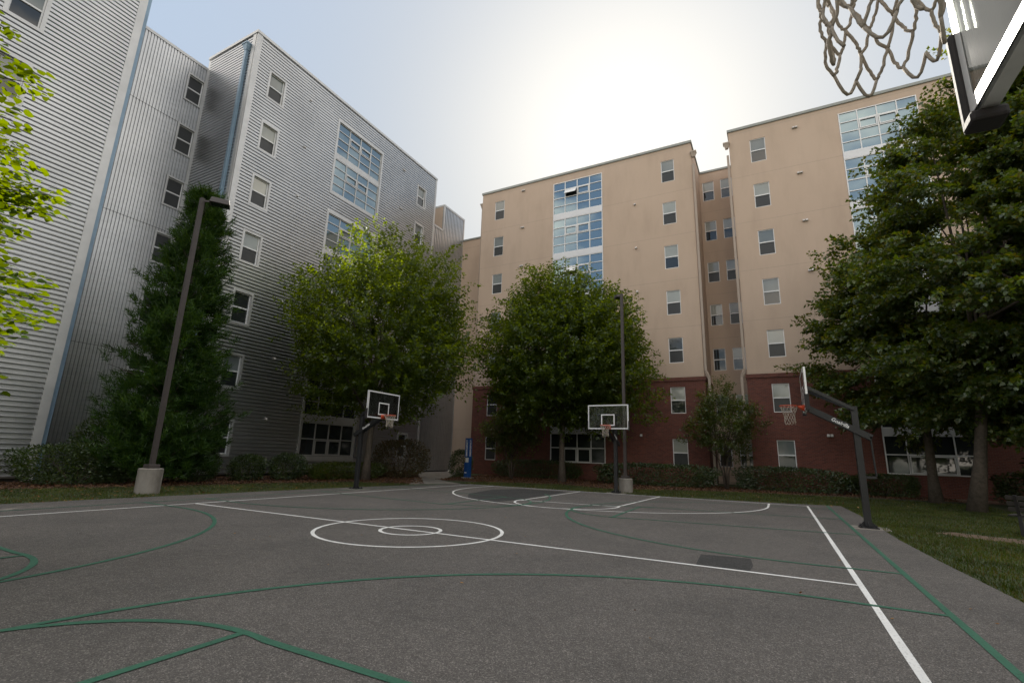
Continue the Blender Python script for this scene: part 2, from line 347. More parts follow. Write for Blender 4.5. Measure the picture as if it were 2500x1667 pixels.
# painted markings
def stroke(name, pts, width, z, mat, closed=False):
    b = MB(); n = len(pts); P = [Vector((x, y, 0)) for x, y in pts]
    Lf = []; Rt = []
    for i in range(n):
        if closed: d = P[(i+1) % n]-P[i-1]
        else: d = P[min(i+1, n-1)]-P[max(i-1, 0)]
        d.normalize(); q = Vector((-d.y, d.x, 0))*(width/2)*(1+.07*math.sin(i*1.7))
        Lf.append(P[i]+q); Rt.append(P[i]-q)
    up = Vector((0, 0, z))
    for i in range(n if closed else n-1):
        j = (i+1) % n; b.quad(Rt[i]+up, Rt[j]+up, Lf[j]+up, Lf[i]+up)
    return struct(obj(name, b, mat))
def seg(x0, y0, x1, y1, step=.8):
    n = max(2, int(math.hypot(x1-x0, y1-y0)/step)); return [(x0+(x1-x0)*i/n, y0+(y1-y0)*i/n) for i in range(n+1)]
def arc(cx, cy, rad, a0, a1, n=48): return [(cx+rad*math.cos(R(a0+(a1-a0)*i/n)), cy+rad*math.sin(R(a0+(a1-a0)*i/n))) for i in range(n+1)]
HW, HL, LW = 7.31, 13.7, .07
ZW, ZG = .0028, .0056
def white(p, **k): stroke('white_court_line', p, k.pop('w', LW), ZW+k.pop('dz', 0)*.6, M['white_paint'], **k)
def green(p, **k): stroke('green_court_line', p, k.pop('w', .075), ZG+k.pop('dz', 0)*.6, M['green_paint'], **k)
white(seg(-HW, -30, -HW, HL)); white(seg(HW, -30, HW, HL)); white(seg(-HW-.03, HL, HW+.03, HL), dz=.001)
white(seg(-HW, .02, HW, .02), dz=.001)
white(arc(0, 0, 1.80, 0, 360, 96)[:-1], closed=True, dz=.002); white(arc(0, 0, .585, 0, 360, 64)[:-1], closed=True, dz=.002)
white(seg(-6.0, HL, -6.0, 12.1)[:-1]+arc(0, 12.1, 6.05, 180, 360, 64)+seg(6.05, 12.1, 6.05, HL)[1:], dz=.002)
white(seg(-1.5, HL, -1.45, 7.7), dz=.002); white(seg(2.0, HL, 1.85, 7.9), dz=.002)
white(seg(-1.45, 7.7, 1.83, 7.98), dz=.003); white(arc(.2, 7.75, 1.72, 172, 368, 40), dz=.003)
green(seg(7.97, -32, 7.97, 14.6)); green(seg(-8.35, -30, -8.35, 13))
green(seg(7.97, 1.25, 6.75, 1.2)[:-1]+arc(6.75, 7.0, 5.82, 270, 90, 64)+seg(6.75, 12.82, 7.97, 12.85)[1:], dz=.001)
green(seg(7.97, 5.72, 2.5, 5.05), dz=.001); green(seg(7.97, 9.25, 2.5, 8.55), dz=.001); green(seg(2.55, 4.9, 2.43, 8.6), dz=.002)
green(arc(2.6, 6.75, 1.72, 280, 80, 36), dz=.002)
green(seg(7.97, -1.02, 6.75, -1.02)[:-1]+arc(6.75, -6.9, 5.9, 90, 262, 64), dz=.001)
green(seg(7.97, -5.2, 3.4, -5.2)[:-1]+arc(2.5, -6.95, 1.78, 80, 265, 36), dz=.002); green(seg(2.5, -5.2, 2.5, -8.8), dz=.003)
green(seg(-8.35, -.7, -6.9, -.72)[:-1]+arc(-6.9, -6.72, 6.0, 90, -80, 64), dz=.001)
green(seg(-8.35, -4.95, -2.9, -4.93)[:-1]+arc(-2.5, -6.7, 1.76, 98, -90, 36), dz=.002); green(seg(-2.48, -4.95, -2.48, -8.6), dz=.003)
green(seg(-8.35, .92, -6.7, .92)[:-1]+arc(-6.7, 6.98, 6.1, 270, 400, 64), dz=.001)
green(seg(-8.35, 5.15, -2.5, 4.6), dz=.001); green(seg(-8.35, 9.0, -2.4, 8.4), dz=.001); green(seg(-2.5, 4.55, -2.45, 8.4), dz=.002)
green(arc(-2.45, 6.5, 1.75, -90, 90, 36), dz=.002)

# ------------------------------------------------------------------ walls
def flat_wall(b, P, u0, u1, z0, z1, holes, reveal=.11):
    us = sorted({u0, u1, *[h[0] for h in holes if u0 < h[0] < u1], *[h[1] for h in holes if u0 < h[1] < u1]})
    zs = sorted({z0, z1, *[h[2] for h in holes if z0 < h[2] < z1], *[h[3] for h in holes if z0 < h[3] < z1]})
    for i in range(len(us)-1):
        for j in range(len(zs)-1):
            cu, cz = (us[i]+us[i+1])/2, (zs[j]+zs[j+1])/2
            if any(h[0] < cu < h[1] and h[2] < cz < h[3] for h in holes): continue
            b.quad(P(us[i], 0, zs[j]), P(us[i+1], 0, zs[j]), P(us[i+1], 0, zs[j+1]), P(us[i], 0, zs[j+1]))
    for a, c, e, g in holes:
        g2, e2 = min(g, z1), max(e, z0)
        if e2 >= g2 or c <= u0 or a >= u1: continue
        b.quad(P(a, 0, e2), P(a, 0, g2), P(a, -reveal, g2), P(a, -reveal, e2)); b.quad(P(c, 0, e2), P(c, 0, g2), P(c, -reveal, g2), P(c, -reveal, e2))
        if g <= z1: b.quad(P(a, 0, g), P(c, 0, g), P(c, -reveal, g), P(a, -reveal, g))
        if e >= z0: b.quad(P(a, 0, e), P(c, 0, e), P(c, -reveal, e), P(a, -reveal, e))
PITCH = .195
KR = .195/.205
PROF = [(a*KR, c) for a, c in [(0, 0), (.050, 0), (.055, .070), (.105, .076), (.118, .069), (.190, .069), (.205, 0)]]
PROF_V = [(0, 0), (.022, 0), (.030, .045), (.090, .045), (.102, 0)]   # bottom to top: groove, underside, ribbed face, top slope
def ribs_h(b, P, u0, u1, z0, z1, holes):
    n = int(math.ceil((z1-z0)/PITCH))
    for k in range(n):
        for (a, da), (c, dc) in zip(PROF[:-1], PROF[1:]):
            za, zc = z0+k*PITCH+a, z0+k*PITCH+c
            if za >= z1: break
            zc = min(zc, z1); zm = (za+zc)/2
            cuts = sorted([(h[0], h[1]) for h in holes if h[2] < zm < h[3]]); x = u0
            for h0, h1 in cuts+[(u1, u1)]:
                if h0 > x: b.quad(P(x, da, za), P(h0, da, za), P(h0, dc, zc), P(x, dc, zc))
                x = max(x, h1)
def ribs_v(b, P, u0, u1, z0, z1, holes, pitch=.102, dk=1.0):
    n = int(math.ceil((u1-u0)/pitch))
    for k in range(n):
        for (a, da), (c, dc) in zip(PROF_V[:-1], PROF_V[1:]):
            ua, uc = u0+k*pitch+a*pitch/.102, u0+k*pitch+c*pitch/.102; da, dc = da*dk, dc*dk
            if ua >= u1: break
            uc = min(uc, u1); um = (ua+uc)/2
            cuts = sorted([(h[2], h[3]) for h in holes if h[0] < um < h[1]]); z = z0
            for h0, h1 in cuts+[(z1, z1)]:
                if h0 > z: b.quad(P(ua, da, z), P(uc, dc, z), P(uc, dc, h0), P(ua, da, h0))
                z = max(z, h1)
def pbox(b, P, u0, u1, z0, z1, d0, d1):
    b.hexa([P(u0, d0, z0), P(u1, d0, z0), P(u1, d1, z0), P(u0, d1, z0), P(u0, d0, z1), P(u1, d0, z1), P(u1, d1, z1), P(u0, d1, z1)])
def pane_quad(b, P, u0, u1, z0, z1, d):
    t1, t2 = random.uniform(-.002, .002), random.uniform(-.003, .003)
    b.quad(P(u0, d-t1-t2, z0), P(u1, d+t1-t2, z0), P(u1, d+t1+t2, z1), P(u0, d-t1+t2, z1))
def window(parent, P, u0, u1, z0, z1, upper, lower, trim=0, raise_=0):
    """double-hung sash: frame, two panes, flat metal surround"""
    fb = MB(); t = .045; zm = z0+(z1-z0)*.5; d0, d1 = -.085, -.035
    pbox(fb, P, u0, u0+t, z0, z1, d0, d1); pbox(fb, P, u1-t, u1, z0, z1, d0, d1)
    pbox(fb, P, u0+t, u1-t, z0, z0+t, d0, d1); pbox(fb, P, u0+t, u1-t, z1-t, z1, d0, d1)
    pbox(fb, P, u0+t, u1-t, zm-.035, zm+.035, d0-.002, d1+.008)
    if raise_: pbox(fb, P, u0+t, u1-t, z0+t+raise_, z0+t+raise_+.04, d0-.03, d0-.002)
    wn = obj('window', fb, M['frame'], parent)
    for a, c, mt in ((zm+.035, z1-t, upper), (z0+t, zm-.035, lower)):
        pb = MB(); pane_quad(pb, P, u0+t, u1-t, a, c, -.066 if a > zm else -.075)
        obj('pane', pb, mt, wn)
    if trim:
        tb = MB(); a = trim; q0, q1 = -.10, .086
        pbox(tb, P, u0-a, u0, z0-a, z1+a, q0, q1); pbox(tb, P, u1, u1+a, z0-a, z1+a, q0, q1)
        pbox(tb, P, u0, u1, z1, z1+a, q0, q1); pbox(tb, P, u0, u1, z0-a, z0, q0, q1)
        obj('trim', tb, M['trim'], wn)
    return wn
def pick(k=None):
    up = random.choice(['blind', 'blind', 'blind2', 'blind2', 'glass', 'blind'])
    lw = random.choice(['screen', 'screen', 'glass'])
    return M[up], M[lw]
def curtain(parent, P, u0, u1, z0, z1, rows, vent_row, glass, open_=(), mat='frame', trim=0):
    """one storey of the curtain window: mullion grid with panes and two awning sashes"""
    cols = 4; fb = MB(); t = .06; d0, d1 = -.05, .02
    for k in range(cols+1):
        c = u0+(u1-u0)*k/cols; a = c-t/2 if 0 < k < cols else (u0 if k == 0 else u1-t)
        pbox(fb, P, a, a+t, z0, z1, d0, d1)
    hs = [z0+(z1-z0)*k/rows for k in range(rows+1)]
    for k in range(rows+1):
        a = hs[k]-t/2 if 0 < k < rows else (z0 if k == 0 else z1-t)
        for q in range(cols):
            ua = u0+(u1-u0)*q/cols+(t if q == 0 else t/2); ub = u0+(u1-u0)*(q+1)/cols-(t if q == cols-1 else t/2)
            pbox(fb, P, ua, ub, a, a+t, d0, d1-.003)
    wn = obj('curtain_window', fb, M[mat], parent)
    pb = MB()
    for k in range(rows):
        for q in range(cols):
            if k == vent_row and q in open_: continue
            ua, ub = u0+(u1-u0)*q/cols+.02, u0+(u1-u0)*(q+1)/cols-.02
            pane_quad(pb, P, ua, ub, hs[k]+.02, hs[k+1]-.02, -.03)
    obj('pane', pb, glass, wn)
    for q in (1, 2):
        ua, ub = u0+(u1-u0)*q/cols+.05, u0+(u1-u0)*(q+1)/cols-.05; a, c = hs[vent_row]+.05, hs[vent_row+1]-.05
        sb = MB(); s = .06; tilt = .62 if q in open_ else 0
        def T(u, d, z, c=c, tilt=tilt):
            h = c-z; return P(u, d+.03+h*math.sin(tilt), c-h*math.cos(tilt))
        pbox(sb, T, ua, ua+s, a, c, -.03, .012); pbox(sb, T, ub-s, ub, a, c, -.03, .012)
        pbox(sb, T, ua+s, ub-s, a, a+s, -.03, .012); pbox(sb, T, ua+s, ub-s, c-s, c, -.03, .012)
        if tilt:
            sb.quad(T(ua+s, -.01, a+s), T(ub-s, -.01, a+s), T(ub-s, -.01, c-s), T(ua+s, -.01, c-s))
        obj('awning_sash', sb, M[mat], wn)
        if tilt:
            kb = MB(); kb.quad(P(ua, -.45, a), P(ub, -.45, a), P(ub, -.45, c), P(ua, -.45, c)); obj('room_interior', kb, M['screen'], wn)
    return wn
def vent(parent, P, u, z, n=2):
    b = MB()
    for k in range(n):
        a = u-.17*n/2+k*.17
        pbox(b, P, a, a+.135, z-.07, z+.09, 0, .03)
        b.hexa([P(a, .03, z-.05), P(a+.135, .03, z-.05), P(a+.135, .15, z-.06), P(a, .15, z-.06), P(a, .03, z+.09), P(a+.135, .03, z+.09), P(a+.135, .12, z+.03), P(a, .12, z+.03)])
    return obj('wall_vent', b, M['vent'], parent)
M['vent'] = simple('pale_vent_hood', (.50, .48, .46), .5, .2, .15, 5)
def downspout(parent, pts, size, mat, head=None, straps=()):
    b = MB()
    for a, c in zip(pts[:-1], pts[1:]): b.bar(a, c, size, size, (0, 1, 0) if abs(a[0]-c[0]) < 1e-6 and abs(a[1]-c[1]) < 1e-6 else (0, 0, 1))
    o = obj('downspout', b, mat, parent)
    if head:
        h = MB(); x, y, z = head; s = size
        h.hexa([(x-s*.6, y-s*.6, z-.35), (x+s*.6, y-s*.6, z-.35), (x+s*.6, y+s*.6, z-.35), (x-s*.6, y+s*.6, z-.35), (x-s*1.3, y-s*1.1, z), (x+s*1.3, y-s*1.1, z), (x+s*1.3, y+s*1.1, z), (x-s*1.3, y+s*1.1, z)])
        h.box(x-s*1.45, x+s*1.45, y-s*1.25, y+s*1.25, z, z+.1)
        obj('conductor_head', h, mat, o)
    return o
FC = lambda k, c0=1.96, st=3.43: c0+st*(k-1)

# ------------------------------------------------------------------ metal clad building
XM, XR = -18.5, -23.0
bm_ = thing('metal_clad_building', 'tall building clad in galvanised ribbed metal siding left of the court', 'building', (XM, 10, 0))
bm_.location = (0, 0, 0)
PF = lambda u, d, z: (XM+d, u, z)            # court side faces
PS = lambda u, d, z: (u, 5.73-d, z)          # return facing the camera
PR = lambda u, d, z: (XR+d, u, z)            # recessed wall
PB_ = lambda u, d, z: (-18.9+d, u, z)        # far ribbed block
WT, TT, RT = 25.35, 25.6, 24.4
WW, WH = .95, 1.66
wc1, wc2 = 7.30, 21.23
holes = []
for k in range(1, 8):
    for c in (wc1, wc2): holes.append((c-WW/2, c+WW/2, FC(k)-WH/2, FC(k)+WH/2))
CM0, CM1 = 12.12, 16.34
munits = [(18.28, 23.72, [(21.22, 23.62, 4), (18.38, 20.85, 4)]), (11.42, 16.86, [(14.36, 16.76, 4), (11.52, 13.98, 4)]), (1.0, 10.05, [(7.55, 9.95, 4), (3.52, 6.95, 4), (1.12, 3.1, 2)])]
for a, c, fl in munits: holes.append((CM0, CM1, a, c))
b = MB(); ribs_h(b, PF, 5.85, 23.1, .12, WT-.1, holes)
obj('ribbed_front_wall', b, M['metal'], bm_)
b = MB(); ribs_h(b, PS, -23.05, -18.55, .12, WT-.1, []); obj('ribbed_side_wall', b, M['metal'], bm_)
# tower
tw = [(-3.28-WW/2, -3.28+WW/2, FC(k, 1.5, 3.40)-WH/2, FC(k, 1.5, 3.40)+WH/2) for k in range(1, 8)]
tw += [(-9.3-WW/2, -9.3+WW/2, FC(k, 1.5, 3.40)-WH/2, FC(k, 1.5, 3.40)+WH/2) for k in range(1, 8)]
b = MB(); ribs_h(b, PF, -22, .22, .12, TT-.1, tw); obj('ribbed_tower_wall', b, M['metal'], bm_)
# recess
rw = [(5.07-.42, 5.07+.42, FC(k, 1.85)-.83, FC(k, 1.85)+.83) for k in range(1, 8)]
b = MB(); ribs_v(b, PR, .35, 5.73, .1, RT-.1, rw, .155); obj('ribbed_recess_wall', b, M['metal'], bm_)
b = MB()
for z in (6.2, 13.2, 19.9):
    b = MB(); pbox(b, PR, .4, 5.7, z, z+.018, .02, .050); obj('panel_seam', b, M['bronze'], bm_)
# far ribbed block
b = MB(); ribs_v(b, PB_, 23.15, 25.02, .1, 21.2, [], .24, 1.9); ribs_v(b, PB_, 25.02, 28.3, .1, 23.8, [], .24, 1.9)
obj('ribbed_end_wall', b, M['metal'], bm_)
b = MB(); b.quad((-18.96, 25.02, 21.3), (-30, 25.02, 21.3), (-30, 25.02, 23.75), (-18.96, 25.02, 23.75)); obj('stucco_parapet', b, M['stucco'], bm_)
# shells and roofs
b = MB()
b.box(-36, -18.62, -22, .3, 0, TT-.12); b.box(-36, XR-.06, .3, 5.8, 0, RT-.12); b.box(-23.1, -18.75, 5.87, 12, 0, WT-.12)
b.box(-23.1, -18.75, 12, 23.1, 0, WT-.12); b.box(-36, -23.12, 5.8, 23.1, 0, RT-.3); b.box(-30, -18.98, 23.12, 25.03, 0, 21.25); b.box(-30, -18.98, 25.05, 28.25, 0, 23.7)
obj('building_core', b, M['screen'], bm_)
# coping and corner trims
b = MB()
def cope(x0, x1, y0, y1, z): b.box(x0, x1, y0, y1, z-.18, z)
cope(-23.2, -18.37, 5.60, 23.2, WT); cope(-36, -18.37, -22, .38, TT); cope(-36, XR+.07, .38, 5.60, RT)
cope(-30, -18.78, 25.0, 28.35, 23.85); cope(-30, -18.78, 23.2, 25.0, 21.3)
obj('roof_coping', b, M['trim'], bm_)
for bx in ((-18.52, -18.405, 5.66, 5.98, 0, WT-.18), (-18.80, -18.52, 5.63, 5.72, 0, WT-.18), (-18.52, -18.405, 23.0, 23.18, 0, WT-.18), (-23.2, -23.0, 5.66, 5.75, RT, WT-.18),
           (-18.52, -18.405, .05, .36, 0, TT-.18), (-18.95, -18.52, .22, .30, 0, TT-.18), (-22.99, -22.90, 5.52, 5.70, 0, RT-.18), (-18.92, -18.79, 25.0, 25.16, 21.3, 23.67), (-18.92, -18.79, 28.2, 28.36, 0, 23.67)):
    b = MB(); b.box(*bx); obj('corner_trim', b, M['trim'], bm_)
downspout(bm_, [(-18.68, .44, 0), (-18.68, .44, TT-1)], .22, M['pipe'])
downspout(bm_, [(-19.1, 5.56, 0), (-19.1, 5.56, 24.1)], .17, M['pipe'], (-19.1, 5.56, 24.45))
mup = {1: ('glass', 'glass'), 2: ('blind2', 'glass'), 3: ('glass', 'glass'), 4: ('blind', 'screen'), 5: ('blind', 'screen'), 6: ('blind', 'screen'), 7: ('blind2', 'screen')}
for k in range(1, 8):
    a, c = mup[k]
    window(bm_, PF, wc1-WW/2, wc1+WW/2, FC(k)-WH/2, FC(k)+WH/2, M[a], M[c], .12, .6 if k == 2 else 0)
    up_, lw_ = pick(); window(bm_, PF, wc2-WW/2, wc2+WW/2, FC(k)-WH/2, FC(k)+WH/2, up_, lw_, .12)
    h = rw[k-1]; window(bm_, PR, *h, M['glass' if k < 7 else 'blind2'], M['glass'], .10)
    if k >= 4:
        h = tw[k-1]; window(bm_, PF, *h, M['blind2'], M['glass'], .14)
        h = tw[k+6]; window(bm_, PF, *h, M['blind2'], M['glass'], .14)
for a, c, fl in munits:
    tb = MB(); q0, q1 = -.10, .088
    pbox(tb, PF, CM0-.14, CM0+.01, a-.14, c+.14, q0, q1); pbox(tb, PF, CM1-.01, CM1+.14, a-.14, c+.14, q0, q1)
    pbox(tb, PF, CM0+.01, CM1-.01, c-.1, c+.14, q0, q1); pbox(tb, PF, CM0+.01, CM1-.01, a-.14, a+.1, q0, q1)
    for (z0, z1, n), (y0, y1, n2) in zip(fl[:-1], fl[1:]): pbox(tb, PF, CM0+.01, CM1-.01, y1, z0, q0, .03)
    obj('curtain_surround', tb, M['trim'], bm_)
    for z0, z1, n in fl:
        curtain(bm_, PF, CM0+.02, CM1-.02, z0, z1, n, n-2 if n > 2 else 0, M['cglass'] if z0 > 10.5 else M['glass'], (), 'trim')
for k in range(1, 8):
    vent(bm_, PF, 9.7, 3.06+3.41*(k-1), 1)
for k in (6, 7): vent(bm_, PF, 18.9, 3.3+3.41*(k-1), 2)

# ------------------------------------------------------------------ brick and stucco building
YB, YR, YL = 26.0, 30.3, 28.3
bb_ = thing('brick_and_stucco_building', 'tan stucco building on a red brick base behind the far end of the court', 'building')
PX = lambda u, d, z: (u, YB-d, z)
PZ = lambda u, d, z: (u, YR-d, z)
PL = lambda u, d, z: (u, YL-d, z)
X0, X1, X2, X3 = -15.3, 2.62, 5.18, 30.0
BT, ZT = 6.9, 24.55
BW, BH = .95, 1.76
cols_ = [-13.5, .90, 6.97, 20.9]
H = []
for c in cols_:
    for k in range(1, 8): H.append((c-BW/2, c+BW/2, FC(k, 1.99, 3.425)-BH/2, FC(k, 1.99, 3.425)+BH/2))
CL, CRr = (-8.36, -4.14), (11.70, 15.76)
fl = [(1.12, 3.2, 2)]+[(3.58+3.462*k, 6.58+3.462*k, 4) for k in range(6)]
fl[-1] = (fl[-1][0], 23.76, 4)
for a, c in (CL, CRr): H.append((a, c, 1.12, 23.76))
b = MB(); flat_wall(b, PX, X0, X1, BT, ZT, H); flat_wall(b, PX, X2, X3, BT, ZT, H)
b.quad((X1, YB, BT), (X1, YR, BT), (X1, YR, ZT), (X1, YB, ZT)); b.quad((X2, YB, BT), (X2, YR, BT), (X2, YR, ZT), (X2, YB, ZT))
b.quad((X0, YB, BT), (X0, 40, BT), (X0, 40, ZT), (X0, YB, ZT)); b.quad((X3, YB, 0), (X3, 40, 0), (X3, 40, ZT), (X3, YB, ZT))
b.quad((X0, 40, 0), (X3, 40, 0), (X3, 40, ZT), (X0, 40, ZT))
obj('stucco_wall', b, M['stucco'], bb_)
b = MB(); PXb = lambda u, d, z: (u, YB-.05-d, z)
flat_wall(b, PXb, X0-.05, X1+.05, 0, BT, H, .16); flat_wall(b, PXb, X2-.05, X3, 0, BT, H, .16)
for x in (X1+.05, X2-.05, X0-.05): b.quad((x, YB-.05, 0), (x, YR if x > -10 else 40, 0), (x, YR if x > -10 else 40, BT), (x, YB-.05, BT))
obj('brick_wall', b, M['brick'], bb_)
b = MB()
for a, c in ((X0-.1, X1+.1), (X2-.1, X3)): b.box(a, c, YB-.11, YB+.02, BT-.2, BT+.04)
b.box(X1-.02, X1+.1, YB+.02, YR-.01, BT-.2, BT+.04); b.box(X2-.1, X2+.02, YB+.02, YR-.01, BT-.2, BT+.04)
obj('brick_cap_course', b, M['brick'], bb_)
rx = [(2.84, 3.68), (4.17, 5.01)]
HR = [(a, c, FC(k, 1.97, 3.43)-.82, FC(k, 1.97, 3.43)+.82) for a, c in rx for k in range(1, 8)]
b = MB(); flat_wall(b, PZ, X1, X2, 0, 24.3, HR); obj('recess_wall', b, M['stucco'], bb_)
b = MB(); b.quad((-18.84, YL, 0), (X0, YL, 0), (X0, YL, 21.55), (-18.84, YL, 21.55)); b.quad((-18.84, YL, 21.45), (X0, YL, 21.45), (X0, 40, 21.45), (-18.84, 40, 21.45))
obj('link_wall', b, M['stucco'], bb_)
b = MB(); b.quad((X0, YB, ZT-.1), (X1, YB, ZT-.1), (X1, 40, ZT-.1), (X0, 40, ZT-.1)); b.quad((X2, YB, ZT-.1), (X3, YB, ZT-.1), (X3, 40, ZT-.1), (X2, 40, ZT-.1)); b.quad((X1, YR, 24.2), (X2, YR, 24.2), (X2, 40, 24.2), (X1, 40, 24.2))
obj('roof', b, M['concrete'], bb_)
M['cap'] = simple('grey_green_roof_edge', (.26, .27, .25), .5, .2, .1, 2)
b = MB()
b.box(X0-.07, X1+.07, YB-.08, YB+.3, ZT-.14, ZT+.05); b.box(X2-.07, X3, YB-.08, YB+.3, ZT-.14, ZT+.05); b.box(X1+.08, X2-.08, YR-.07, YR+.3, 24.2, 24.36)
b.box(X1-.2, X1+.07, YB+.3, YR+.4, ZT-.14, ZT+.05); b.box(X2-.07, X2+.2, YB+.3, YR+.4, ZT-.14, ZT+.05); b.box(-18.8, X0-.05, YL-.07, YL+.3, 21.5, 21.66); b.box(X0-.07, X0+.2, YB+.3, 40, ZT-.14, ZT+.05)
obj('roof_edge', b, M['cap'], bb_)
M['beige_pipe'] = simple('beige_downspout_paint', (.36, .29, .235), .5, 0, .06, 2)
downspout(bb_, [(X1+.12, YB-.02, 22.6), (X1+.12, YB-.02, 7.3), (X1+.32, YB-.16, 6.8), (X1+.32, YB-.16, .1)], .15, M['beige_pipe'], (X1+.16, YB-.02, 23.5))
downspout(bb_, [(X2-.12, YB-.02, 22.6), (X2-.12, YB-.02, 7.3), (X2-.32, YB-.16, 6.8), (X2-.32, YB-.16, .1)], .15, M['beige_pipe'], (X2-.16, YB-.02, 23.5))
downspout(bb_, [(X0-.12, YB+.25, .1), (X0-.12, YB+.25, 23.2)], .13, M['beige_pipe'], (X0-.15, YB+.25, 23.6))
Lup = {0: ['glass', 'glass', 'blind2', 'blind2', 'blind2', 'blind2', 'blind2'], 1: ['blind', 'blind', 'glass', 'blind', 'blind', 'blind', 'blind2'], 2: ['blind2', 'blind', 'blind', 'blind2', 'blind2', 'blind', 'blind2'], 3: ['blind']*7}
for i, c in enumerate(cols_):
    for k in range(1, 8):
        P = PX if FC(k, 1.99, 3.425) > BT else PXb
        window(bb_, P, c-BW/2, c+BW/2, FC(k, 1.99, 3.425)-BH/2, FC(k, 1.99, 3.425)+BH/2, M[Lup[i][k-1]], M['screen' if (k+i) % 3 else 'glass'])
for j, (a, c) in enumerate(rx):
    for k in range(1, 8):
        up, lw = pick(); window(bb_, PZ, a, c, FC(k, 1.97, 3.43)-.82, FC(k, 1.97, 3.43)+.82, up, lw)
for w_, (a, c) in enumerate((CL, CRr)):
    for k, (z0, z1, n) in enumerate(fl):
        P = PX if z0 > BT-.4 else PXb
        op = {(0, 6): (1,), (0, 4): (1,)}.get((w_, k), ())
        curtain(bb_, P, a+.01, c-.01, z0, z1, n, n-2 if n > 2 else 0, M['cglass'] if k > 1 else M['glass'], op)
    sb = MB()
    for (p0, p1, n), (q0, q1, n2) in zip(fl[:-1], fl[1:]):
        P = PX if p1 > BT-.4 else PXb
        sb = MB(); pbox(sb, P, a+.01, c-.01, p1, q0, -.05, .03); obj('spandrel_band', sb, M['band'], bb_)
for z in (3.15, 6.55): vent(bb_, PXb, 9.27, z, 2)
for k in range(2, 7): vent(bb_, PX, 9.28, 3.15+3.40*k-.0, 2)
vent(bb_, PXb, -11.12, 3.07, 2); vent(bb_, PXb, -1.6, 3.08, 1)
for z in (16.93, 20.41, 23.88): vent(bb_, PX, -11.15, z, 2)
for z in (10, 13.38, 16.8, 20.35): vent(bb_, PX, -1.58, z, 1)

# ------------------------------------------------------------------ foliage helpers
def unit(a): return a/np.maximum(np.linalg.norm(a, axis=-1, keepdims=True), 1e-9)
SHAPES = {'diamond': np.array([(0, 0), (.30, .42), (0, 1), (-.30, .42)]),
          'broad': np.array([(0, 0), (.36, .10), (.46, .42), (.26, .80), (0, 1.05), (-.26, .80), (-.46, .42), (-.36, .10)]),
          'lobed': np.array([(0, 0), (.42, .22), (.26, .52), (0, 1), (-.26, .52), (-.42, .22)]),
          'needle': np.array([(-.05, 0), (.05, 0), (.02, 1), (-.02, 1)])}
def leaves(pos, axis, nrm, size, shape):
    s = SHAPES[shape]; axis = unit(axis); side = unit(np.cross(axis, nrm))
    v = pos[:, None, :]+size[:, None, None]*(side[:, None, :]*s[None, :, :1]+axis[:, None, :]*s[None, :, 1:])
    if shape == 'broad':   # fold along the midrib
        up = np.cross(side, axis); v = v+size[:, None, None]*up[:, None, :]*(np.abs(s[:, 0])*.35)[None, :, None]
    return v.reshape(-1, 3), len(s)
def crown_shoots(n, radius_fn, up=.6, outer=.5, zlim=None):
    """shoot roots spread through a lumpy crown; radius_fn(dir)->centre, radius"""
    d = unit(RNG.normal(size=(n, 3))); c, r = radius_fn(d)
    q = RNG.uniform(outer**3, 1, n)**(1/3)
    p = c+d*(r*q[:, None])
    s = unit(d*np.array([1, 1, .55])+np.array([0, 0, up])+RNG.normal(size=(n, 3))*.24)
    return p, s, q
def lump(d, seed, k=5, amp=.16):
    g = np.random.default_rng(seed); o = np.zeros(len(d))
    for i in range(k):
        w_ = unit(g.normal(size=(1, 3)))[0]; fq = g.uniform(3, 8); o += np.sin((d@w_)*fq+g.uniform(0, 6.28))
    return 1+amp*o/math.sqrt(k)
def shoot_leaves(p, s, length, per, size, shape, droop=.25, flat=.8, spread=.09):
    n = len(p); t = np.tile(np.linspace(.05, 1, per), n); idx = np.repeat(np.arange(n), per)
    ln = length*RNG.uniform(.6, 1.25, n)
    sd_ = s[idx]; base = p[idx]+sd_*(t*ln[idx])[:, None]; base[:, 2] -= droop*(t*ln[idx])**2*.6
    rnd = unit(RNG.normal(size=(n*per, 3))); side = unit(np.cross(sd_, rnd))
    base = base+side*spread*RNG.uniform(.2, 1, (n*per, 1))
    ax = side*.9+sd_*.55; ax[:, 2] -= .3
    nr = unit(np.array([0, 0, 1.])*flat+RNG.normal(size=(n*per, 3))*.45)
    return leaves(base, ax, nr, size*RNG.uniform(.65, 1.25, n*per), shape)
def trunk_mesh(base, h, r0, r1, limbs, lean=(0, 0), seed=0, n=10):
    g = random.Random(seed); b = MB(); x, y = base
    pts = [(x+lean[0]*t+g.uniform(-.04, .04)*(t > 0), y+lean[1]*t+g.uniform(-.04, .04)*(t > 0), h*t-.05) for t in [i/8 for i in range(9)]]
    rad = [r0*(1.45 if i == 0 else 1)*(1-i/8)+r1*(i/8) for i in range(9)]
    b.tube(pts, rad, n)
    for e in limbs:
        z0 = g.uniform(.28, .8)*h; t = z0/h; a = Vector((x+lean[0]*t, y+lean[1]*t, z0)); e = Vector(e)
        m = a.lerp(e, .5)+Vector((0, 0, .35)); rr_ = (r0*(1-t)+r1*t)*.5
        b.tube([a, a.lerp(m, .6)+Vector((0, 0, .05)), m, m.lerp(e, .6), e], [rr_, rr_*.8, rr_*.62, rr_*.4, rr_*.12], 6)
    return b
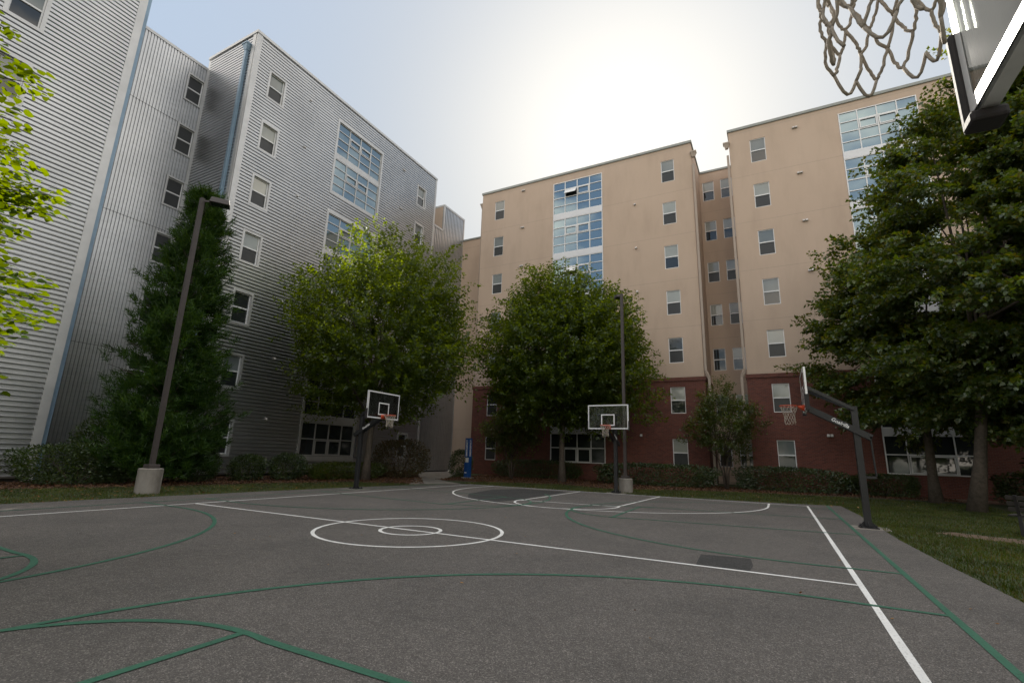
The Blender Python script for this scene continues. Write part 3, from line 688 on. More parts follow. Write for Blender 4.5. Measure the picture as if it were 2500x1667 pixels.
def broad_tree(name, label, base, crown_c, rad, n_shoot, per, lsize, shape, mat, trunk_h, r0, seed, length=.9, up=.6, group=None, zfloor=None, taper=.25, ymax=None, amp=.16, inner=.35, multi=None, xmin=None, boxy=2.0, lobes=0):
    global RNG
    RNG = np.random.default_rng(seed)
    t = thing(name, label, 'tree', (base[0], base[1], 0), group)
    cx, cy, cz = crown_c; rx_, ry_, rz_ = rad
    def rf(d):
        l_ = lump(d, seed, 7, amp); r = np.stack([np.full(len(d), rx_), np.full(len(d), ry_), np.full(len(d), rz_)], 1)*l_[:, None]
        r = r*((np.abs(d)**boxy).sum(1)**(-1/boxy))[:, None]; zz = np.clip(d[:, 2], -1, 1); sc = 1-taper*np.clip(zz, 0, 1)
        r[:, 0] *= sc; r[:, 1] *= sc
        return np.array([cx, cy, cz]), r
    p, s, q = crown_shoots(n_shoot, rf, up, .52)
    p2, s2, q2 = crown_shoots(int(n_shoot*inner), rf, up*.5, .1); p2 = np.array([cx, cy, cz])+(p2-np.array([cx, cy, cz]))*.72
    p = np.vstack([p, p2]); s = np.vstack([s, s2])
    keep = np.ones(len(p), bool)
    if zfloor is not None: keep &= p[:, 2] > zfloor+RNG.uniform(-.4, .5, len(p))
    if ymax is not None: keep &= p[:, 1] < ymax
    if xmin is not None: keep &= p[:, 0] > xmin
    p, s = p[keep], s[keep]
    if lobes:       # gather the shoots into flattened boughs with gaps between them
        lc, ls, lq = crown_shoots(lobes, rf, up, .62); lc[:, 2] += RNG.normal(0, .15, lobes)
        dist = np.linalg.norm((p[:, None, :]-lc[None])*np.array([1, 1, 1.9]), axis=2); a = dist.argmin(1); w_ = RNG.uniform(.45, .8, (len(p), 1))
        p = p*(1-w_)+lc[a]*w_+RNG.normal(size=p.shape)*np.array([.42, .42, .13])
        out = p-np.array([cx, cy, cz]); out[:, 2] *= .25; s = unit(s*.5+unit(out)*.9+RNG.normal(size=p.shape)*.2)
    v, k = shoot_leaves(p, s, length, per, lsize, shape)
    if ymax is not None:
        vv = v.reshape(-1, k, 3); v = vv[vv[:, :, 1].max(1) < ymax+.3].reshape(-1, 3)
    off = np.array([base[0], base[1], 0.])
    ends = [p[i]-off for i in RNG.choice(len(p), 26, replace=False)]
    if multi:
        b = MB()
        for j in range(multi):
            a = 2*math.pi*j/multi+.4; e = p[RNG.integers(len(p))]-off
            b.tube([(.07*math.cos(a), .07*math.sin(a), -.05), (.16*math.cos(a), .16*math.sin(a), trunk_h*.5), (.4*math.cos(a), .4*math.sin(a), trunk_h), tuple(e)], [r0, r0*.8, r0*.6, r0*.15], 7)
        for e in ends[:16]: b.tube([(0, 0, trunk_h*.8), tuple(np.array([0, 0, trunk_h])*.5+e*.5+np.array([0, 0, .2])), tuple(e)], [r0*.4, r0*.3, r0*.1], 5)
    else:
        b = trunk_mesh((0, 0), trunk_h, r0, r0*.25, ends, ((cx-base[0])*.8, (cy-base[1])*.8), seed)
    obj('trunk', b, M['bark'], t, True)
    nobj('crown', v-off, k, mat, t)
    return t
# ------------------------------------------------------------------ trees
broad_tree('elm_tree', 'round green tree before the metal siding, its crown top lit yellow', (-12.9, 12.0), (-12.6, 12.1, 7.75), (4.4, 3.9, 4.8), 1900, 34, .175, 'diamond', M['leaf_elm'], 8.5, .2, 21, 1.5, .75, zfloor=3.0, xmin=-17.0, inner=.28, boxy=2.4, taper=.0)
broad_tree('elm_tree', 'round green tree against the brick wall behind the middle basketball hoop', (-5.3, 20.8), (-5.3, 20.9, 7.9), (4.95, 4.0, 5.2), 2500, 34, .18, 'diamond', M['leaf_elm'], 9, .2, 22, 1.4, .7, zfloor=2.9, ymax=25.4, inner=.5, boxy=2.25, taper=.1)
broad_tree('maple_tree', 'large dark maple at the right with the thick trunk nearest the bench', (12.7, 16.3), (15.9, 16.3, 9.8), (5.1, 4.5, 8.4), 5200, 34, .15, 'lobed', M['leaf_maple'], 15, .21, 23, .9, .15, zfloor=3.0, taper=.62, amp=.24, boxy=2.3, lobes=150)
broad_tree('maple_tree', 'dark maple standing close to the brick wall behind the thicker-trunked maple', (12.5, 20.6), (12.9, 20.8, 7.9), (4.3, 3.6, 5.2), 2600, 32, .16, 'lobed', M['leaf_maple'], 10, .2, 24, .9, .2, zfloor=3.2, ymax=25.5, amp=.2, boxy=2.5, lobes=70)
broad_tree('maple_tree', 'dark maple cut off by the right edge of the photo', (18.2, 18.0), (18.2, 17.6, 7.4), (4.2, 4.2, 5.4), 2400, 32, .15, 'lobed', M['leaf_maple'], 9, .2, 25, .9, .15, zfloor=2.4, amp=.2, boxy=2.5, lobes=70)
broad_tree('crape_myrtle', 'small multi-stemmed tree in front of the tan recess between the brick walls', (3.75, 23.6), (3.75, 23.6, 3.7), (1.85, 1.5, 2.0), 620, 26, .11, 'diamond', M['leaf_crape'], 1.6, .06, 26, .6, .7, ymax=25.6, multi=4, amp=.28, inner=.2)
broad_tree('crape_myrtle', 'small thin tree beside the blue emergency call tower', (-9.2, 21.5), (-9.3, 21.5, 3.0), (1.7, 1.5, 1.5), 560, 26, .11, 'diamond', M['leaf_crape'], 1.5, .05, 27, .6, .6, multi=4, amp=.28, inner=.2)
def linden(label, base, seed):
    g = np.random.default_rng(seed); t = thing('linden_tree', label, 'tree', (base[0], base[1], 0))
    b = MB(); b.tube([(0, 0, -.05), (.03, 0, 1.5), (0, .05, 3.2), (.05, 0, 5), (.02, 0, 6.8)], [.16, .12, .09, .05, .015], 9)
    P = []; A = []; Nn = []
    for k in range(120):
        z0 = g.uniform(1.3, 6.3); a = g.uniform(-.5, 1.9) if k % 4 else g.uniform(0, 6.28)
        ln = 2.85*g.uniform(.62, 1.0)*(1-.5*abs(z0-3.0)/3.3); d = np.array([math.cos(a), math.sin(a), 0]); rise = g.uniform(.18, .6)
        c = [np.array([0, 0, z0])+d*ln*u+np.array([0, 0, rise*ln*(u-.42*u*u)]) for u in np.linspace(0, 1, 9)]
        b.tube([tuple(q) for q in c], list(np.linspace(.028, .004, 9)), 5)
        side = np.array([-d[1], d[0], 0])
        for u in np.linspace(.28, 1, 13):
            i = min(7, int(u*8)); q = c[i]+(c[i+1]-c[i])*(u*8-i); fw = unit(c[i+1]-c[i])
            for sg in (-1, 1):
                tl = g.uniform(.28, .62)*(1.25-.7*u); td = unit(side*sg*.85+fw*.6+np.array([0, 0, g.normal(0, .12)]))
                m = max(3, int(tl/.052))
                for h in range(m):
                    pos = q+td*tl*(h+1)/m; pos[2] -= .12*(tl*(h+1)/m)**2
                    sd2 = unit(np.cross(td, [0, 0, 1.]))*(1 if h % 2 else -1)
                    P.append(pos); A.append(unit(td*.55+sd2*.75+np.array([0, 0, -.22+g.normal(0, .15)]))); Nn.append(unit(np.array([0, 0, 1.])+g.normal(size=3)*.38))
    P, A, Nn = map(np.array, (P, A, Nn))
    v, k = leaves(P, A, Nn, .088*g.uniform(.65, 1.2, len(P)), 'broad')
    obj('trunk', b, M['bark'], t, True); nobj('crown', v, k, M['leaf_near'], t)
linden('sunlit broad-leaved tree reaching into the left edge of the photo', (-2.0, -8.05), 28)
# conifer
def conifer(label, base, h, rmax, seed):
    g = np.random.default_rng(seed); t = thing('conifer_tree', label, 'tree', (base[0], base[1], 0))
    P = []; A = []; Nn = []; Sz = []
    b = MB(); b.tube([(0, 0, -.05), (.05, 0, h*.4), (.02, .03, h*.8), (0, 0, h*.98)], [.2, .14, .06, .015], 8)
    n = 900
    for i in range(n):
        z = h*(.04+.95*g.uniform(0, 1)**1.25); fr = z/h
        prof = (1-fr)**.62*(.62+.38*min(1, fr/.16)); a = g.uniform(0, 6.283)
        rr_ = rmax*prof*g.uniform(.55, 1.08)*(1+.18*math.sin(a*3+z*1.7))
        d = np.array([math.cos(a), math.sin(a), 0.])
        root = np.array([0, 0, z-.25*rr_]); tip = d*rr_+np.array([0, 0, z])
        if i % 5 == 0: b.tube([tuple(root*np.array([1, 1, 1])), tuple((root+tip)/2-np.array([0, 0, .1])), tuple(tip)], [.03, .02, .006], 5)
        m = 3 if rr_ > .7 else 2
        for j in range(m):        # tufts along the outer half of the branch
            c = root+(tip-root)*(1-.26*j)+g.normal(size=3)*.12
            k = 44; tdir = unit(d*.75+np.array([0, 0, .75])+g.normal(size=3)*.25)
            tt = g.uniform(0, 1, k)[:, None]
            pos = c+tdir*tt*.42+g.normal(size=(k, 3))*.05
            ax = unit(tdir*.8+unit(g.normal(size=(k, 3)))*.75)
            P.append(pos); A.append(ax); Nn.append(unit(g.normal(size=(k, 3)))); Sz.append(g.uniform(.12, .26, k))
    P = np.vstack(P); A = np.vstack(A); Nn = np.vstack(Nn); Sz = np.hstack(Sz)
    s = np.array([(-.075, 0), (.075, 0), (.025, 1), (-.025, 1)]); side = unit(np.cross(A, Nn))
    v = (P[:, None, :]+Sz[:, None, None]*(side[:, None, :]*s[None, :, :1]+A[:, None, :]*s[None, :, 1:])).reshape(-1, 3)
    obj('trunk', b, M['bark'], t, True); nobj('crown', v, 4, M['needle'], t)
conifer('tall pointed conifer behind the light pole, against the metal siding', (-15.3, 3.0), 12.6, 2.45, 31)

# woodland on the open sides of the court, the green that the window panes mirror
def woodland():
    g = np.random.default_rng(91); P = []
    spots = [(x+g.uniform(-3, 3), -46+g.uniform(-5, 5), g.uniform(11, 17)) for x in np.arange(-30, 52, 4.6)]+[(47+g.uniform(-4, 4), y+g.uniform(-3, 3), g.uniform(11, 17)) for y in np.arange(-40, 34, 4.6)]
    b = MB()
    for x, y, h in spots:
        d = unit(g.normal(size=(1500, 3))); d[:, 2] = np.abs(d[:, 2])*1.0-.35*(g.uniform(0, 1, 1500) < .5)
        q = g.uniform(.2, 1, 1500)**(1/3)
        P.append(np.array([x, y, h*.42])+d*(q*lump(d, int(abs(x*7+y)), 6, .2))[:, None]*np.array([4.6, 4.6, h*.58]))
        b.tube([(x, y, 0), (x+.2, y, h*.5)], [.25, .15], 6)
    P = np.vstack(P); P = P[P[:, 2] > .6]; m = len(P)
    v, k = leaves(P, unit(g.normal(size=(m, 3))), unit(g.normal(size=(m, 3))+np.array([0, 0, .5])), .95*g.uniform(.6, 1.3, m), 'lobed')
    o = struct(nobj('woodland', v, k, M['leaf_elm']), 'stuff'); obj('tree_trunks', b, M['bark'], o)
woodland()
# ------------------------------------------------------------------ shrubs and hedges
def shrub(name, label, c, rad, n, size, mat, seed, boxy=2.6, group=None, cat='shrub'):
    g = np.random.default_rng(seed); cx, cy, cz = c; rad = np.array(rad)
    d = unit(g.normal(size=(n, 3))); q = g.uniform(.25, 1, n)**(1/3.2)
    e = (np.abs(d)**boxy).sum(1)**(-1/boxy)           # superellipsoid
    l_ = lump(d, seed, 8, .07)
    pos = d*(e*l_*q)[:, None]*rad+np.array([0, 0, cz]); pos = pos[pos[:, 2] > .02]
    ax = unit(pos-np.array([0, 0, cz])+g.normal(size=pos.shape)*np.array(rad)*.5+np.array([0, 0, .3])); nr = unit(g.normal(size=pos.shape)+np.array([0, 0, .6]))
    v, k = leaves(pos, ax, nr, size*g.uniform(.7, 1.3, len(pos)), 'diamond')
    t = thing(name, label, cat, (cx, cy, 0), group)
    nobj('foliage', v, k, mat, t)
    b = MB()
    for j in range(7):
        a = g.uniform(0, 6.28); b.tube([(.1*math.cos(a), .1*math.sin(a), -.03), (rad[0]*.5*math.cos(a), rad[1]*.5*math.sin(a), cz+rad[2]*.3)], [.025, .008], 5)
    obj('stem', b, M['bark'], t)
    return t
LS = M['leaf_shrub']
shrub('shrub', 'wide dark clipped shrub left of the concrete light pole base', (-16.4, .9, .7), (1.1, 1.95, .75), 9000, .085, LS, 41)
shrub('shrub', 'loose taller shrub poking up behind the wide clipped shrub at left', (-18.0, 2.4, 1.3), (.8, 1.3, 1.35), 5000, .10, LS, 42)
shrub('shrub', 'dark shrub under the conifer just right of the light pole base', (-15.9, 4.9, .68), (.85, .95, .72), 5000, .08, LS, 43)
shrub('shrub', 'small round shrub below the lowest left window of the metal building', (-15.4, 6.95, .56), (.72, .8, .6), 4000, .08, LS, 44)
shrub('shrub', 'small round shrub between the round shrub and the low hedge', (-14.9, 8.7, .6), (.75, .82, .64), 4200, .08, LS, 45)
shrub('hedge', 'low loose hedge under the large ground floor window of the metal building', (-14.2, 12.0, .42), (1.0, 2.7, .45), 8000, .09, M['leaf_crape'], 46, cat='hedge')
shrub('shrub', 'large reddish brown shrub right of the left basketball pole', (-14.0, 16.0, 1.1), (1.5, 1.8, 1.15), 8000, .10, M['leaf_red'], 47)
shrub('shrub', 'clipped shrub at the path beside the blue call tower', (-12.6, 20.6, .85), (.75, .8, .9), 4500, .08, LS, 48)
shrub('hedge', 'dark hedge along the brick wall left of the middle tree', (-8.9, 24.6, .6), (3.3, .8, .65), 9000, .09, LS, 49, 4, cat='hedge')
shrub('hedge', 'long clipped hedge below the brick wall right of the middle hoop', (-.2, 22.9, .62), (3.6, .8, .66), 11000, .09, LS, 50, 4, cat='hedge')
shrub('hedge', 'clipped hedge below the brick wall left of the right basketball pole', (7.0, 24.3, .62), (2.8, .8, .68), 9000, .09, LS, 51, 4, cat='hedge')
shrub('hedge', 'short clipped hedge just right of the right basketball pole', (11.2, 24.6, .5), (1.5, .75, .58), 6000, .09, LS, 52, 4, cat='hedge')
shrub('shrub', 'dark shrub behind the bench at the right edge', (17.0, 22.0, .7), (2.2, 1.0, .8), 7000, .10, LS, 53)

# ------------------------------------------------------------------ grass blades
def in_poly(x, y, poly):
    r = np.zeros(len(x), bool); n = len(poly)
    for i in range(n):
        x1, y1 = poly[i]; x2, y2 = poly[(i+1) % n]
        c = ((y1 > y) != (y2 > y)) & (x < (x2-x1)*(y-y1)/((y2-y1)+1e-12)+x1); r ^= c
    return r
def grass():
    g = np.random.default_rng(61); V_ = []
    for x0, x1, y0, y1, n, sz in ((8.5, 13.5, -4, 9, 60000, .06), (8.4, 18, 9, 16, 40000, .065), (-8.3, 14, 13.85, 21, 60000, .075), (-15.5, -9.2, -6, 12.5, 45000, .07)):
        x = g.uniform(x0, x1, n); y = g.uniform(y0, y1, n)
        k = ~in_poly(x, y, [(a*1.0, c) for a, c in COURT]) & ~in_poly(x, y, MULCH_L) & ~in_poly(x, y, MULCH_R)
        k &= ~in_poly(x, y, [(-9.35, 11.3), (-8.1, 13.9), (-10.6, 15.6), (-15.0, 23.5), (-18.4, 23.6)])
        k &= ~(in_poly(x, y, [(9.6, 7.6), (10.1, 8.1), (12.2, 7.3), (12.6, 6.6), (11.6, 6.3), (10.1, 7.1)]) & (g.uniform(0, 1, n) < .93))
        cl = np.sin(x*2.1+1.3*np.sin(y*1.7))*np.sin(y*2.3+x*.7); k &= g.uniform(-1.6, 1, n) < cl*.6+.5
        x, y = x[k], y[k]; m = len(x); p = np.stack([x, y, np.full(m, -.012)], 1)
        a = g.uniform(0, 6.28, m); side = np.stack([np.cos(a), np.sin(a), np.zeros(m)], 1)*(.006+.006*g.uniform(0, 1, m))[:, None]
        tip = np.stack([g.normal(0, .4, m), g.normal(0, .4, m), np.ones(m)], 1)*(sz*g.uniform(.4, 1.2, m))[:, None]
        V_.append(np.stack([p-side, p+side, p+tip], 1).reshape(-1, 3))
    o = nobj('grass', np.vstack(V_), 3, M['blade']); struct(o, 'stuff')
grass()
def litter(name, n, mat, region, seed, size):
    g = np.random.default_rng(seed); x0, x1, y0, y1 = region
    p = np.stack([g.uniform(x0, x1, n), g.uniform(y0, y1, n), np.full(n, .012)], 1)
    v, k = leaves(p, unit(g.normal(size=(n, 3))*np.array([1, 1, .15])), unit(g.normal(size=(n, 3))*.25+np.array([0, 0, 1])), size*g.uniform(.5, 1.3, n), 'diamond')
    return nobj(name, v, k, mat)
M['dry'] = m_leaf('dry_leaf', [(.20, .11, .05), (.28, .18, .09), (.16, .08, .04)], .1, .02)
struct(litter('fallen_leaves', 900, M['dry'], (-15.2, -9.6, -4, 12), 71, .09), 'stuff')
struct(litter('fallen_leaves', 700, M['dry'], (-8, 12, 14.2, 22), 72, .09), 'stuff')
struct(litter('fallen_leaves', 90, M['dry'], (-9, 8.5, -5, 13.5), 73, .045), 'stuff')
# lumpy bark chips on the beds
def chips():
    g = np.random.default_rng(75); V_ = []
    for poly, x0, x1, y0, y1, n in ((MULCH_L, -18.5, -9.4, -6, 22, 26000), (MULCH_R, -13, 14, 16, 26, 22000)):
        x = g.uniform(x0, x1, n); y = g.uniform(y0, y1, n); k = in_poly(x, y, poly); x, y = x[k], y[k]; m = len(x)
        p = np.stack([x, y, g.uniform(-.005, .03, m)], 1)
        v, kk = leaves(p, unit(g.normal(size=(m, 3))*np.array([1, 1, .4])), unit(g.normal(size=(m, 3))), .10*g.uniform(.4, 1.2, m), 'diamond'); V_.append(v)
    return nobj('bark_chips', np.vstack(V_), 4, M['chip'])
M['chip'] = m_leaf('bark_chip', [(.05, .024, .015), (.10, .05, .03), (.15, .085, .05)], 0, .02)
struct(chips(), 'stuff')

# ------------------------------------------------------------------ basketball hoops
def text_mesh(body, size, shear=.0, offset=0.0, ext=.002):
    c = bpy.data.curves.new('lettering', 'FONT'); c.body = body; c.size = size; c.shear = shear; c.offset = offset; c.extrude = ext; c.align_x = 'CENTER'; c.align_y = 'CENTER'
    o = bpy.data.objects.new('tmp', c); COL.objects.link(o); dg = bpy.context.evaluated_depsgraph_get()
    me = bpy.data.meshes.new_from_object(o.evaluated_get(dg)); bpy.data.objects.remove(o); bpy.data.curves.remove(c)
    return me
def place_text(me, parent, origin, ux, uy, mat, name='lettering'):
    ux = Vector(ux).normalized(); uy = Vector(uy).normalized(); uz = ux.cross(uy)
    m = Matrix((ux, uy, uz)).transposed().to_4x4(); m.translation = Vector(origin)
    me.transform(m); me.materials.clear(); me.materials.append(mat)
    return link(bpy.data.objects.new(name, me), parent)
def net_mesh(rad, seed, messy=.0, n=12, length=.45, profile=None):
    g = random.Random(seed); b = MB(); lev = 6
    prof = profile or [.222, .185, .155, .135, .128, .132, .138]
    pts = {}
    for k in range(lev+1):
        for j in range(n):
            a = 2*math.pi*(j+(.5 if k % 2 else 0))/n+g.uniform(-1, 1)*messy*.9
            rr_ = prof[k]*(1+g.uniform(-1, 1)*messy*1.3); z = -.012-length*k/lev+g.uniform(-1, 1)*messy*.11*(k > 0)
            pts[k, j] = Vector((rr_*math.cos(a), rr_*math.sin(a), z))
    for k in range(lev):
        for j in range(n):
            for t in ((j, (j-1) % n) if k % 2 == 0 else (j, (j+1) % n)):
                if messy and k == lev-1 and g.random() < .25: continue
                p, q = pts[k, j], pts[k+1, t]; m = (p+q)/2
                bow = Vector((m.x, m.y, 0))*g.uniform(-.08, .08)*(1+messy*5)+Vector((-m.y, m.x, 0))*g.uniform(-.1, .1)*(messy*8)+Vector((0, 0, -g.uniform(0, .012)-messy*.12*g.random()))
                ns = 9 if messy > .03 else 4
                b.tube([p.lerp(q, i/ns)+bow*math.sin(math.pi*i/ns)+(Vector((g.uniform(-1, 1), g.uniform(-1, 1), g.uniform(-1, 1)))*.0018 if 0 < i < ns and messy > .03 else Vector()) for i in range(ns+1)], rad, 6)
            if k > 0 and rad > .004:      # knots
                p = pts[k, j]; b.tube([p+Vector((0, 0, .012)), p+Vector((0, 0, .004)), p-Vector((0, 0, .004)), p-Vector((0, 0, .012))], [rad*.9, rad*1.75, rad*1.75, rad*.9], 6)
    for k in (lev,):
        for j in range(n):      # bottom loops and a few loose ends
            if g.random() < .5:
                p, q = pts[k, j], pts[k, (j+1) % n]; b.tube([p.lerp(q, i/6)-Vector((0, 0, .045*math.sin(math.pi*i/6))) for i in range(7)], rad, 6)
            elif messy and g.random() < .25: b.tube([pts[k, j], pts[k, j]+Vector((g.uniform(-.02, .02), g.uniform(-.02, .02), -.05))], [rad, rad*1.1], 6)
    return b
def hoop(label, base, dirx, dz, seed, net=None, off=0):
    """origin at the pole foot; local +X points at the court"""
    t = thing('basketball_hoop', label, 'basketball hoop', (base[0], base[1], 0), 'basketball hoops around the court')
    t.rotation_euler = (0, 0, math.atan2(dirx[1], dirx[0]))
    XB = 1.10; ZR = 3.05+dz; ZB = ZR-.15; ZT_ = ZB+1.07; HWD = .915
    b = MB(); b.bar((0, 0, .03), (0, 0, 2.98), .15, .15, (1, 0, 0)); b.box(-.085, .085, -.085, .085, 2.98, 3.0); po = obj('pole', b, M['black'], t, bevel=.012)
    b = MB(); b.box(-.2, .2, -.2, .2, .005, .03)
    for sx_ in (-1, 1):
        for sy in (-1, 1): b.tube([(sx_*.15, sy*.15, .03), (sx_*.15, sy*.15, .09)], .016, 6); b.tube([(sx_*.15, sy*.15, .03), (sx_*.15, sy*.15, .05)], .028, 6)
    for sx_, sy in ((1, 0), (-1, 0), (0, 1), (0, -1)): b.hexa([(sx_*.07-.006-abs(sy)*.0, sy*.07-.006, .03), (sx_*.19+.006, sy*.19-.006, .03), (sx_*.19+.006, sy*.19+.006, .03), (sx_*.07-.006, sy*.07+.006, .03), (sx_*.07-.006, sy*.07-.006, .16), (sx_*.08+.006, sy*.08-.006, .16), (sx_*.08+.006, sy*.08+.006, .16), (sx_*.07-.006, sy*.07+.006, .16)])
    obj('base_plate', b, M['black'], t)
    b = MB(); b.box(-.42, .42, -.42, .42, -.01, .004); obj('concrete_footing', b, M['concrete'], t)
    for sy in (-1, 1):        # lower arms pass the pole on both sides
        y = sy*.105; b = MB(); a0, a1 = Vector((XB-.06, y, ZB+.08)), Vector((-.30, y, 2.20+dz*.6))
        b.bar(a0, a1, .03, .15); o = obj('lower_arm', b, M['black'], t)
        d = (a1-a0).normalized(); me = text_mesh('Goalrilla', .125, .15, .002)
        c = a0.lerp(a1, .52)+Vector((0, sy*.017, 0)); ux = d if sy > 0 else d
        # read left to right from each side
        if sy > 0: ux = d*1.0 if d.x < 0 else -d
        else: ux = -d if d.x < 0 else d
        uy = Vector((0, sy, 0)).cross(ux)
        place_text(me, o, c, ux, uy, M['letter'])
        b = MB(); b.bar((XB-.05, sy*.36, ZB+.62), (-.0, y*.95, 2.93), .035, .08); obj('upper_arm', b, M['black'], t)
    b = MB(); b.tube([(-.28, 0, 2.22+dz*.6), (-.30, 0, 1.25)], .022, 8); b.bar((-.30, 0, 1.22), (-.07, 0, 1.22), .05, .06); b.bar((-.28, -.12, 2.2+dz*.6), (-.28, .12, 2.2+dz*.6), .05, .05)
    obj('height_crank', b, M['black'], t)
    b = MB(); b.bar((XB-.05, -.5, ZB+.06), (XB-.05, .5, ZB+.06), .06, .1); b.bar((XB-.05, -.5, ZB+.62), (XB-.05, .5, ZB+.62), .05, .06)
    for sy in (-1, 1): b.bar((XB-.05, sy*.36, ZB+.02), (XB-.05, sy*.36, ZB+.66), .06, .05)
    obj('board_bracket', b, M['black'], t)
    b = MB(); b.box(XB-.006, XB+.006, -HWD+.02, HWD-.02, ZB+.02, ZT_-.02); bd = obj('backboard', b, M['board'], t)
    b = MB()
    for y0, y1, z0, z1 in ((-HWD, HWD, ZT_-.04, ZT_), (-HWD, HWD, ZB, ZB+.04), (-HWD, -HWD+.04, ZB+.04, ZT_-.04), (HWD-.04, HWD, ZB+.04, ZT_-.04)):
        b.box(XB-.055, XB-.007, y0, y1, z0, z1)
    obj('frame', b, M['alu'], bd)
    b = MB()
    for y0, y1, z0, z1 in ((-HWD+.005, HWD-.005, ZT_-.055, ZT_-.005), (-HWD+.005, HWD-.005, ZB+.005, ZB+.055), (-HWD+.005, -HWD+.055, ZB+.055, ZT_-.055), (HWD-.055, HWD-.005, ZB+.055, ZT_-.055)):
        b.box(XB+.0065, XB+.009, y0, y1, z0, z1)
    obj('border_line', b, M['board_frame'], bd)
    b = MB(); q = .305
    for y0, y1, z0, z1 in ((-q, q, ZB+.60, ZB+.65), (-q, q, ZB+.15, ZB+.20), (-q, -q+.05, ZB+.2, ZB+.6), (q-.05, q, ZB+.2, ZB+.6)): b.box(XB+.0065, XB+.009, y0, y1, z0, z1)
    obj('target_square', b, M['board_frame'], bd)
    for sy in (-1, 1):
        b = MB(); y0, y1 = sorted((sy*(HWD-.015), sy*(HWD+.028))); b.box(XB-.075, XB+.028, y0, y1, ZB-.03, ZB+.36)
        y0, y1 = sorted((sy*(HWD-.07), sy*(HWD+.028))); b.box(XB-.075, XB+.028, y0, y1, ZB-.05, ZB-.005); obj('corner_pad', b, M['pad'], bd, bevel=.012)
    cx = XB+.15+.228+off
    b = MB(); b.ring((cx, 0, ZR), .2285, .0095, 40, 8)
    b.hexa([(XB+.01, -.13, ZR-.15), (XB+.03, -.13, ZR-.15), (XB+.03, .13, ZR-.15), (XB+.01, .13, ZR-.15), (XB+.01, -.13, ZR+.02), (XB+.03, -.13, ZR+.02), (XB+.03, .13, ZR+.02), (XB+.01, .13, ZR+.02)])
    for sy in (-1, 1):
        b.hexa([(XB+.03, sy*.09, ZR-.13), (XB+.05, sy*.09, ZR-.13), (XB+.05, sy*.1, ZR-.13), (XB+.03, sy*.1, ZR-.13), (XB+.03, sy*.09, ZR+.01), (XB+.21, sy*.09, ZR+.005), (XB+.21, sy*.1, ZR+.005), (XB+.03, sy*.1, ZR+.01)])
    b.box(XB+.03, XB+.2, -.1, .1, ZR-.008, ZR+.006)
    for j in range(12):
        a = 2*math.pi*j/12; b.tube([(cx+.2285*math.cos(a), .2285*math.sin(a), ZR-.004), (cx+.222*math.cos(a), .222*math.sin(a), ZR-.02)], .004, 5)
    rm = obj('rim', b, M['rim'], t, True)
    nb = net if net else net_mesh(.0045, seed, .02)
    nb.v = [(x+cx, y, z+ZR) for x, y, z in nb.v]
    obj('net', nb, M['rope'], rm, True)
    return t
hoop('basketball hoop on the left sideline in front of the metal building', (-8.62, 7.1), (1, 0), -.13, 1)
hoop('basketball hoop behind the far baseline, its board facing the camera', (0.0, 14.2), (0, -1), -.16, 2)
hoop('basketball hoop on the right sideline seen from the side', (8.35, 7.45), (-1, 0), .0, 3)
hoop('near basketball hoop with its torn net and clear board hanging into the top right corner', (8.32, -6.93), (-1, 0), -.19, 4, net_mesh(.0038, 9, .045, profile=[.2, .152, .122, .106, .1, .1, .1]), .05)

# ------------------------------------------------------------------ light poles, call tower, bench
def lamp(label, x, y, hb, rb, h, head, hs=1.0):
    t = thing('light_pole', label, 'light pole', (x, y, 0), 'parking lot style light poles')
    b = MB(); b.tube([(0, 0, -.05), (0, 0, hb-.03), (0, 0, hb)], [rb, rb, rb-.03], 28); obj('concrete_base', b, M['concrete'], t)
    b = MB(); b.box(-.17, .17, -.17, .17, hb, hb+.12); obj('base_cover', b, M['bronze'], t, bevel=.015)
    b = MB(); b.bar((0, 0, hb+.1), (0, 0, h), .13, .13, (1, 0, 0)); obj('pole', b, M['bronze'], t)
    b = MB(); dx, dy = head; b.bar((0, 0, h-.1), (dx*.3, dy*.3, h-.05), .06, .06); c = Vector((dx*.55, dy*.55, h))
    ax = Vector((dx, dy, 0)).normalized(); s = Vector((-ax.y, ax.x, 0)); hd = MB()
    def Q(u, v_, z): return tuple(c+ax*u*hs+s*v_*hs+Vector((0, 0, z*hs)))
    hd.hexa([Q(-.33, -.22, -.12), Q(.33, -.22, -.12), Q(.33, .22, -.12), Q(-.33, .22, -.12), Q(-.28, -.17, .09), Q(.28, -.17, .09), Q(.28, .17, .09), Q(-.28, .17, .09)])
    o = obj('lamp_head', hd, M['bronze'], t, bevel=.015); obj('bracket', b, M['bronze'], o)
    b = MB(); b.quad(Q(-.27, -.17, -.124), Q(.27, -.17, -.124), Q(.27, .17, -.124), Q(-.27, .17, -.124)); obj('lens', b, M['glass'], o)
lamp('tall bronze light pole on a concrete base in front of the conifer', -11.13, .72, .76, .34, 10.2, (.55, .84))
lamp('bronze light pole on a concrete base behind the middle basketball hoop', .16, 15.2, .62, .32, 9.6, (-.5, .6), .7)
t = thing('emergency_call_tower', 'slim blue emergency call tower beside the concrete path', 'call tower', (-11.07, 19.1, 0))
t.rotation_euler = (0, 0, R(-12))
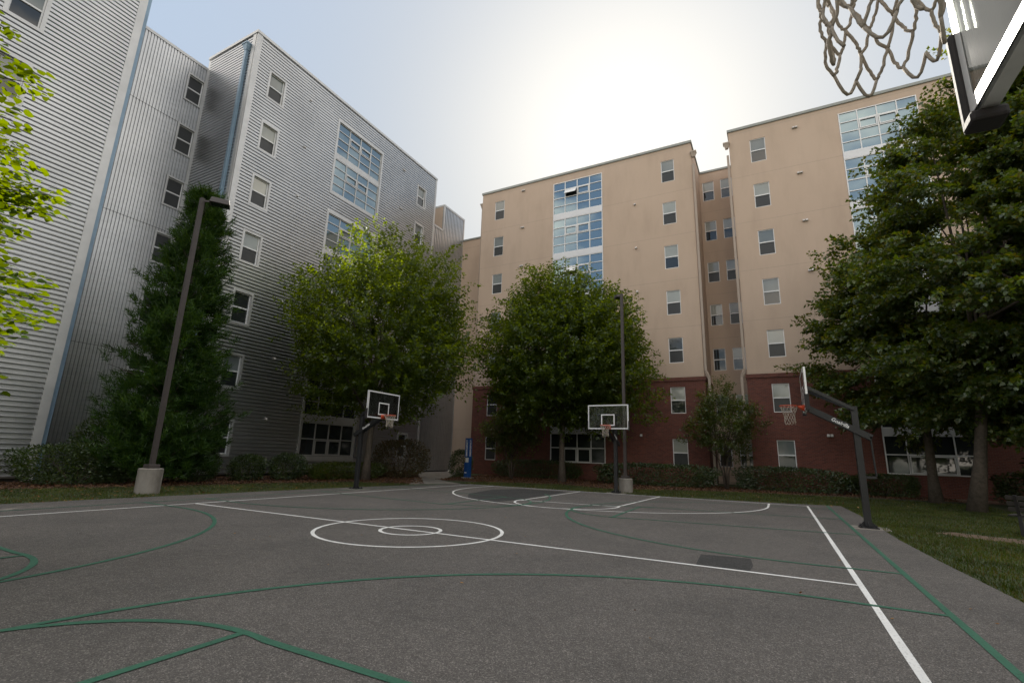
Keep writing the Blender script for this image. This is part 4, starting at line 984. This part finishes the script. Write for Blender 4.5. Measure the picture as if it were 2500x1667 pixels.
b = MB(); b.box(-.15, .15, -.1, .16, .06, 2.5); b.box(-.15, .15, -.2, -.1, .06, .98); b.box(-.15, .15, -.2, -.1, 1.28, 2.5)
obj('body', b, M['blue'], t, bevel=.02)
b = MB(); b.box(-.12, .12, -.13, -.101, .99, 1.27); obj('call_panel', b, M['alu'], t)
b = MB(); b.tube([(0, 0, -.05), (0, 0, .06)], .42, 20); obj('footing', b, M['concrete'], t)
me = text_mesh('EMERGENCY', .18, 0, .004); place_text(me, t, (.03, -.203, 1.88), (0, 0, 1), (-1, 0, 0), M['letter'])
me = text_mesh('EMERGENCY', .18, 0, .004); place_text(me, t, (.153, 0, 1.88), (0, 0, 1), (0, -1, 0), M['letter'])
b = MB(); b.box(-.09, .09, -.204, -.201, .32, .38); obj('label_plate', b, M['letter'], t)
t = thing('park_bench', 'weathered slatted wooden bench on the grass at the right edge', 'bench', (11.3, 8.25, 0))
t.rotation_euler = (0, 0, R(-28))
b = MB()
for k in range(4): b.box(-.1, 1.75, .04+k*.15, .16+k*.15, .44, .475)
obj('seat', b, M['wood'], t, bevel=.006)
b = MB()
for k in range(3): b.hexa([(-.05, -.06-.03*k, .56+k*.13), (1.7, -.06-.03*k, .56+k*.13), (1.7, -.02-.03*k, .56+k*.13), (-.05, -.02-.03*k, .56+k*.13), (-.05, -.085-.03*k, .66+k*.13), (1.7, -.085-.03*k, .66+k*.13), (1.7, -.045-.03*k, .66+k*.13), (-.05, -.045-.03*k, .66+k*.13)])
obj('backrest', b, M['wood'], t, bevel=.006)
for x in (.12, 1.5):
    b = MB(); b.bar((x, -.0, 0), (x, -.0, .5), .07, .07, (1, 0, 0)); b.bar((x, 0, .45), (x, -.14, .93), .06, .06, (1, 0, 0)); obj('leg', b, M['black'], t)
    b = MB(); b.bar((x, .55, 0), (x, .55, .44), .07, .07, (1, 0, 0)); obj('leg', b, M['black'], t)
    b = MB(); b.bar((x, -.02, .41), (x, .6, .41), .05, .05); obj('seat_support', b, M['black'], t)
